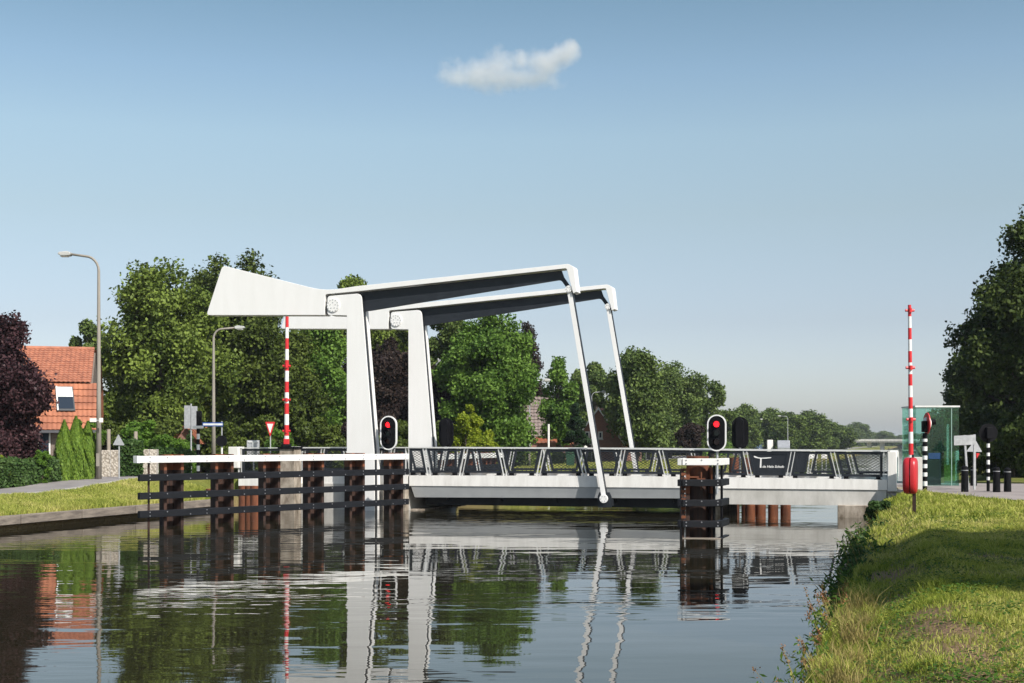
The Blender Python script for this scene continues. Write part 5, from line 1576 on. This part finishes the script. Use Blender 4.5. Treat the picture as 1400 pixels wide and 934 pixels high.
for i, (px, yt, wpx, lb) in enumerate(((88, 576, 24, "left one of three bright green garden cypresses"), (104, 571, 27, "tallest, middle one of three bright green garden cypresses"), (120, 578, 25, "right one of three bright green garden cypresses, nearest the lamp post"))):
    cypress(px, 50.4 + .3 * i, yt, wpx, lb, 70 + i)
def hedge(px0, px1, D0, D1, ytop, label, m=HEDGE, n=16000, leaf=.065, seed=1, th=.8, name="hedge", zb=None):
    rng = np.random.default_rng(seed)
    A = np.array(WP(px0, D0)); B = np.array(WP(px1, D1)); Lh = np.linalg.norm(B - A)
    zb = zground(A[0], A[1]) if zb is None else zb
    H = ZP(ytop, (D0 + D1) / 2) - zb
    ang = math.atan2(B[1] - A[1], B[0] - A[0])
    root_ = None
    x = rng.uniform(0, Lh, n); y = rng.uniform(0, th, n); z = rng.uniform(0, H, n)
    side = rng.integers(0, 4, n)
    y = np.where(side == 0, rng.normal(0, .05, n), y); y = np.where(side == 1, rng.normal(0, .05, n), y); z = np.where(side == 2, H + rng.normal(0, .05, n), z)
    z = z + .06 * np.sin(x * 2.1) + .04 * np.sin(x * 5.3); y = y + .07 * np.sin(x * 3.1 + z * 2)
    C = np.stack([x, y, np.maximum(z, .02)], 1)
    N = rand_dirs(rng, n) * .8 + np.array([0, -.6, .5]); N /= np.linalg.norm(N, axis=1, keepdims=True)
    V, F = leaves(rng, C, N, leaf)
    o = npmesh(name, V, F, m, label=label, cat="hedge")
    o.location = (A[0], A[1], zb); o.rotation_euler = (0, 0, ang)
    return o
hedge(-14, 84, 46.8, 50.3, 631, "low clipped green hedge along the road at the far left", n=26000, seed=2)
hedge(163, 194.5, 52.7, 53.2, 608, "dark ivy hedge between the two pebble wall panels", m=IVY, n=9000, seed=3, th=.4)
hedge(215, 262, 54.5, 57, 618, "dark ivy hedge right of the second pebble panel, behind the white plank", m=IVY, n=9000, seed=4, th=.5)
bush(192, 57, 578, 50, BRIGHT, "rounded light green shrub with large leaves behind the ivy hedge", 80, n=5000, leaf=.16)
bush(232, 60, 596, 62, BRIGHT, "bright green shrub left of the striped signal pole", 81, n=8000, leaf=.09)
bush(118, 56, 576, 46, BRIGHT, "light green large leaved shrub behind the cypresses", 82, n=4500, leaf=.16)
bush(636, 68, 556, 48, YELL, "yellow green shrub right of the rear tower", 83, n=6500, leaf=.12)
bush(660, 66, 588, 40, YELL, "low yellow green shrub behind the railing below the maple", 84, n=4500, leaf=.11)
bush(385, 66, 588, 44, BRIGHT, "green shrub behind the give way sign", 85, n=6000, leaf=.11)
bush(261, 63, 590, 24, HEDGE, "small flowering shrub behind the thin sign pole", 86, n=3000, leaf=.08)
bush(2, 47.6, 624, 20, YELL, "small yellow green shrub at the hedge on the far left edge", 87, n=2500, leaf=.07)
bush(58, 49.3, 617, 22, BRIGHT, "small light green shrub right of the grey garden posts", 88, n=2500, leaf=.07)
# dark-leaved shrubs added as fill for the deep shade under the left trees
for i, (px, D, yt, wpx, mm, lb) in enumerate(((300, 72, 580, 80, LIME2, "dark shrub added for the shade under the tall lime, behind the slim lamp post"), (340, 74, 572, 80, LIME2, "dark shrub added for shade left of the give way sign"), (430, 74, 575, 90, LIME2, "dark shrub added for shade behind the railing left of the front tower"), (500, 78, 565, 90, COPPER, "dark purple shrub added for shade behind the front tower"),
                               (545, 76, 578, 70, LIME2, "dark shrub added for shade between the two towers"), (600, 76, 580, 60, LIME2, "dark shrub added for shade behind the rear tower"), (690, 84, 588, 70, LIME2, "dark shrub added for the shade under the maple"), (205, 66, 575, 100, LIME2, "dark shrub added for the shade under the big lime tree"), (150, 64, 580, 60, LIME2, "dark shrub added for shade between the house and the big lime"))):
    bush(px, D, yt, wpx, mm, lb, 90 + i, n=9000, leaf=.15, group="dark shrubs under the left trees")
hedge(640, 770, 90, 96, 620, "pale green clipped hedge across the road seen through the railing", m=LIME, n=14000, leaf=.12, seed=6, th=1.2)
hedge(772, 880, 100, 118, 619, "shaggy green hedge right of the wheelie bin seen through the railing", m=FARL, n=12000, leaf=.15, seed=7, th=1.5)
hedge(960, 1000, 150, 175, 606, "bright green roadside hedge behind the dolphin light", m=MAPLE, n=6000, leaf=.2, seed=8, th=2)

# ------------------------------------------------------------------ grass
def blades(rng, s, w, h, lean, wd, zf, name, m, label):
    n = len(s)
    X = OX + s * UX + w * VX; Y = OY + s * UY + w * VY
    Z = np.array([zf(a, b) for a, b in zip(s, w)])
    th = rng.uniform(0, 2 * math.pi, n); ld = rng.uniform(0, 2 * math.pi, n)
    ln = lean * h * rng.uniform(.2, 1.3, n)
    wx, wy = np.cos(th) * wd, np.sin(th) * wd
    lx, ly = np.cos(ld) * ln, np.sin(ld) * ln
    v0 = np.stack([X - wx, Y - wy, Z - .01], 1); v1 = np.stack([X + wx, Y + wy, Z - .01], 1)
    m0 = np.stack([X - wx * .7 + lx * .35, Y - wy * .7 + ly * .35, Z + h * .6], 1); m1 = np.stack([X + wx * .7 + lx * .35, Y + wy * .7 + ly * .35, Z + h * .6], 1)
    tp = np.stack([X + lx, Y + ly, Z + h], 1); tp2 = np.stack([X + lx + wx * .1, Y + ly + wy * .1, Z + h], 1)
    V = np.stack([v0, v1, m1, m0, tp2, tp], 1).reshape(-1, 3)
    b = np.arange(n) * 6
    F = np.concatenate([np.stack([b, b + 1, b + 2, b + 3], 1), np.stack([b + 3, b + 2, b + 4, b + 5], 1)])
    return npmesh(name, V, F, m, kind="stuff", label=label)
def field(x, y, a, seed):       # smooth pseudo-noise 0..1
    return .5 + .25 * np.sin(x * a + seed) * np.cos(y * a * 1.3 + seed * 2) + .25 * np.sin(x * a * 2.3 + y * a * 1.7 + seed * 3)
def sm(x, a, b):
    t = np.clip((x - a) / (b - a), 0, 1); return t * t * (3 - 2 * t)
rng = np.random.default_rng(11)
def right_grass(D0, D1, dens, hh, wd, seed):
    rng = np.random.default_rng(seed)
    area = 0; S = []; Wd = []
    # sample in the world over the visible wedge
    n = int(dens * (D1 - D0) * (D1 + D0) / 2 * .24)
    Y = np.sqrt(rng.uniform(D0 ** 2, D1 ** 2, n)); X = Y * rng.uniform(.20, .43, n)
    dx, dy = X - OX, Y - OY
    s = dx * UX + dy * UY; w = dx * VX + dy * VY
    k = (s > 19.35) & (w < -1.0)
    # keep off the paving
    edge = np.interp(w, [-12, -10, -8.4, -7, -5.2, -3.2, -1.2], [40, 32, 24.3, 22.7, 21.7, 20.9, 20.2])
    k &= ~((s > edge) & (w > -12))
    s, w = s[k], w[k]
    br_ = np.array([bare(a, b) for a, b in zip(s, w)])
    dn = field(s, w, 1.3, 2.0)
    keep = rng.uniform(0, 1, len(s)) > br_ * .93
    keep &= rng.uniform(0, 1, len(s)) < .55 + .6 * dn
    s, w, dn = s[keep], w[keep], dn[keep]
    edge2 = np.exp(-((s - 19.75) / .25) ** 2)
    h = hh * (.5 + .7 * dn + .5 * field(s, w, 4.1, 5)) * rng.uniform(.35, 1.3, len(s)) * (1 + 1.6 * sm(field(s, w, 2.7, 9), .72, .95)) * (1 + 1.3 * edge2 * rng.uniform(0, 1, len(s)))
    blades(rng, s, w, h, 1.0, wd, zright, "grass", GRB, "short green grass on the right bank")
right_grass(8.2, 15, 4200, .036, .0036, 1)
right_grass(15, 26, 1500, .043, .006, 2)
right_grass(26, 46, 460, .06, .011, 3)
# low broad leaved weeds and clover mixed into the right bank
rng = np.random.default_rng(21)
n = 14000
Yc = rng.uniform(8.5, 30, 260); Xc = Yc * rng.uniform(.22, .42, 260)
ci = rng.integers(0, 260, n); Xq = Xc[ci] + rng.normal(0, .13, n); Yq = Yc[ci] + rng.normal(0, .22, n)
dxq, dyq = Xq - OX, Yq - OY; sq = dxq * UX + dyq * UY; wq = dxq * VX + dyq * VY
kq = (sq > 19.7) & (sq < 24) & (wq < -9); sq, wq, Xq, Yq = sq[kq], wq[kq], Xq[kq], Yq[kq]
Zq = np.array([zright(a, b) for a, b in zip(sq, wq)]) + rng.uniform(.015, .06, len(sq))
Nq = rand_dirs(rng, len(sq)) * .5 + np.array([0, 0, 1.0]); Nq /= np.linalg.norm(Nq, axis=1, keepdims=True)
Vq, Fq = leaves(rng, np.stack([Xq, Yq, Zq], 1), Nq, .022, asp=.55)
npmesh("low_weeds", Vq, Fq, WEEDM, kind="stuff", label="low broad leaved weeds among the grass of the right bank")
# tall dry tufts along the water edge
rng = np.random.default_rng(9)
n = 9000
w_ = rng.uniform(-43.5, -30, n); s_ = np.array([bank_right(b) for b in w_]) + rng.normal(.02, .10, n)
k_ = rng.uniform(0, 1, n) < sm(field(s_, w_, 3.3, 4), .35, .75); s_, w_ = s_[k_], w_[k_]
blades(rng, s_, w_, (.07 + .17 * sm(field(s_, w_, 6.1, 8), .3, .9)) * rng.uniform(.4, 1.5, len(s_)), .9, .0042, zright, "tall_grass", STRAWM, "dry straw coloured tufts along the near right water edge")
# left bank
rng = np.random.default_rng(5)
n = 90000
w_ = rng.uniform(-30, -.3, n); s_ = rng.uniform(-8.25, -5.25, n)
d_ = -5.2 - s_
h_ = (.05 + .06 * field(s_, w_, 1.9, 1) + .06 * np.exp(-(d_ / .8) ** 2)) * rng.uniform(.5, 1.4, n)
blades(rng, s_, w_, h_, .7, .012, zleft, "grass", GRL, "dry yellowish grass on the left bank")
n = 60000
w_ = rng.uniform(9, 60, n); s_ = np.array([bank_left(b) for b in w_]) - rng.uniform(0, 8, n) ** 1
ok = s_ > (-5.0 + .03 * (w_ - 14)); s_, w_ = s_[ok], w_[ok]
blades(rng, s_, w_, .16 * rng.uniform(.5, 1.4, len(s_)), .7, .02, zleft, "grass", GRL, "grass on the left bank beyond the bridge")

# ------------------------------------------------------------------ weeds hanging over the near right bank
def weed_clump(w0, s0, hgt, spread, n, seed, m, label, name="weed_clump", seeds=0, leaf=.05, cat="weeds"):
    rng = np.random.default_rng(seed)
    X, Y = to_xy(s0, w0); z = .25
    root = empty(name, (X, Y, z), 0, label, cat, "weeds along the near right bank")
    st = MB(); tips = []
    for i in range(max(10, n // 40)):
        a = rng.uniform(0, 2 * math.pi); r_ = rng.uniform(0, spread * .6); L = hgt * rng.uniform(.5, 1.25)
        b = (math.cos(a) * r_, math.sin(a) * r_, -.1)
        out = rng.uniform(.15, .65)
        t = (b[0] * 1.4 - UX * out * L * .55, b[1] * 1.4 - UY * out * L * .55 + rng.normal() * .08, L)
        mid = ((b[0] * .7 + t[0] * .35), (b[1] * .7 + t[1] * .35), L * .6)
        st.tube([b, mid, t], [.004, .003, .0018], 3, caps=False)
        tips.append((b, mid, t))
    st.build("stems", STRAWM, root)
    C = []
    for i in range(n):
        b, mid, t = tips[rng.integers(0, len(tips))]
        u = rng.uniform(0, 1) ** 1.3 * .8
        p = np.array(b) * (1 - u) ** 2 + np.array(mid) * 2 * u * (1 - u) + np.array(t) * u * u
        C.append(p + rng.normal(size=3) * .07)
    C = np.array(C); N = rand_dirs(rng, n) + np.array([0, -.2, .5]); N /= np.linalg.norm(N, axis=1, keepdims=True)
    V, F = leaves(rng, C, N, leaf, asp=.3)
    npmesh("leaves", V, F, m, root)
    if seeds:
        C = []
        for i in range(seeds * 30):
            b, mid, t = tips[rng.integers(0, max(2, len(tips) // 2))]
            u = rng.uniform(.86, 1.06)
            p = np.array(b) * (1 - u) ** 2 + np.array(mid) * 2 * u * (1 - u) + np.array(t) * u * u
            C.append(p + rng.normal(size=3) * .014)
        C = np.array(C); N = rand_dirs(rng, len(C))
        V, F = leaves(rng, C, N, .012, asp=.6); npmesh("seed_heads", V, F, SEEDM, root)
def w_of(D):                     # along the bank line s = 19.2
    # Y = OY + s*UY + w*VY
    return (D - OY - 19.2 * UY) / VY
specs = []
rngw = np.random.default_rng(77)
D = 8.6
i = 0
while D < 31:
    shade = D > 17
    hgt = .5 * rngw.uniform(.6, 1.3) if not shade else rngw.uniform(.35, .7)
    kind_ = i % 3
    m = (WEEDM, GRL, WEEDM)[kind_] if not shade else (WEEDM, HEDGE, IVY)[kind_]  # darker leaf materials put the shade on the farther clumps into their colour
    lbs = {"n": ("green leafy weeds", "straw coloured grassy weeds", "mixed weeds with brown seed heads")[kind_], "s": ("shaded leafy weeds", "dark shaded hedge-like weeds", "dark glossy shaded weeds")[kind_]}
    weed_clump(w_of(D), (19.42 if D < 25 else 19.3) + rngw.uniform(-.12, .12), hgt, .32 if not shade else .5, 420 if not shade else 800, 100 + i, m,
               "%s leaning over the water, clump at the bank edge" % lbs["s" if shade else "n"], seeds=(7 if kind_ == 2 else 3) if not shade else 0, leaf=.035 if not shade else .06)
    D += .42 + D * .025; i += 1
# the reddish flowering bush at the corner by the bridge
bush(1203, 36.5, 686, 34, HEDGE, "leafy shrub with pinkish flowers at the bank corner beside the bridge abutment", 120, n=8000, leaf=.06, ybot=716, zb=.05)
bush(1200, 33, 712, 26, IVY, "dark green shrub hanging over the water below the bank corner", 121, n=8000, leaf=.06, ybot=742, zb=.02)

# ------------------------------------------------------------------ cloud
def cloud():
    D = 1700.0
    x0, x1 = WP(592, D)[0], WP(800, D)[0]
    z0, z1 = ZP(134, D), ZP(50, D)
    m = bpy.data.materials.new("cloud_vapour"); m.use_nodes = True
    nt = m.node_tree; nt.nodes.clear()
    out = nt.nodes.new("ShaderNodeOutputMaterial"); pv = nt.nodes.new("ShaderNodeVolumePrincipled")
    pv.inputs["Color"].default_value = (.97, .97, .98, 1); pv.inputs["Anisotropy"].default_value = .1
    tc = nt.nodes.new("ShaderNodeTexCoord")
    nz = nt.nodes.new("ShaderNodeTexNoise"); nz.inputs["Scale"].default_value = .028; nz.inputs["Detail"].default_value = 7; nz.inputs["Roughness"].default_value = .68
    nt.links.new(tc.outputs["Object"], nz.inputs["Vector"])
    # billows: distance to a few puffs, the smallest wins
    puffs = [(-40, 0, -8, 52, 25), (-16, 0, 5, 32, 26), (-62, 0, -16, 34, 16), (12, 0, -14, 66, 16), (44, 0, 3, 32, 22), (72, 0, 14, 24, 20), (80, 0, 26, 15, 12), (16, 0, 8, 14, 16)]
    prev = None
    for (px_, py_, pz_, rx, rz) in puffs:
        mp = nt.nodes.new("ShaderNodeMapping"); mp.vector_type = 'TEXTURE'
        mp.inputs["Location"].default_value = (px_, py_, pz_); mp.inputs["Scale"].default_value = (rx, 24, rz)
        nt.links.new(tc.outputs["Object"], mp.inputs[0])
        ln = nt.nodes.new("ShaderNodeVectorMath"); ln.operation = 'LENGTH'; nt.links.new(mp.outputs[0], ln.inputs[0])
        if prev is None: prev = ln.outputs["Value"]
        else:
            mn = nt.nodes.new("ShaderNodeMath"); mn.operation = 'SMOOTH_MIN'; mn.inputs[2].default_value = .35
            nt.links.new(prev, mn.inputs[0]); nt.links.new(ln.outputs["Value"], mn.inputs[1]); prev = mn.outputs[0]
    a = nt.nodes.new("ShaderNodeMath"); a.operation = 'MULTIPLY_ADD'; a.inputs[1].default_value = 2.6
    nt.links.new(nz.outputs[0], a.inputs[0])
    sb = nt.nodes.new("ShaderNodeMath"); sb.operation = 'SUBTRACT'; sb.inputs[0].default_value = -.38
    nt.links.new(prev, sb.inputs[1]); nt.links.new(sb.outputs[0], a.inputs[2])
    mxx = nt.nodes.new("ShaderNodeMath"); mxx.operation = 'MAXIMUM'; mxx.inputs[1].default_value = 0
    nt.links.new(a.outputs[0], mxx.inputs[0])
    md = nt.nodes.new("ShaderNodeMath"); md.operation = 'MULTIPLY'; md.inputs[1].default_value = .05
    nt.links.new(mxx.outputs[0], md.inputs[0]); nt.links.new(md.outputs[0], pv.inputs["Density"])
    nt.links.new(pv.outputs[0], out.inputs["Volume"])
    hx, hz = (x1 - x0) / 2 * 1.25, (z1 - z0) / 2 * 1.4
    mb = MB(); mb.box(-hx, hx, -30, 30, -hz, hz)
    o = mb.build("cloud", m, kind="stuff", label="small white fluffy cloud high in the blue sky")
    o.location = ((x0 + x1) / 2, D, (z0 + z1) / 2)
cloud()
# ------------------------------------------------------------------ haze
def haze(density):
    m = bpy.data.materials.new("haze_air"); m.use_nodes = True
    nt = m.node_tree; nt.nodes.clear()
    out = nt.nodes.new("ShaderNodeOutputMaterial"); pv = nt.nodes.new("ShaderNodeVolumePrincipled")
    pv.inputs["Color"].default_value = (.80, .88, 1.0, 1); pv.inputs["Density"].default_value = density
    nt.links.new(pv.outputs[0], out.inputs["Volume"])
    mb = MB(); mb.box(-3200, 3700, -900, 3900, -1.8, 24)
    mb.build("haze", m, kind="stuff", label="thin pale summer haze over the canal")
haze(.00015)
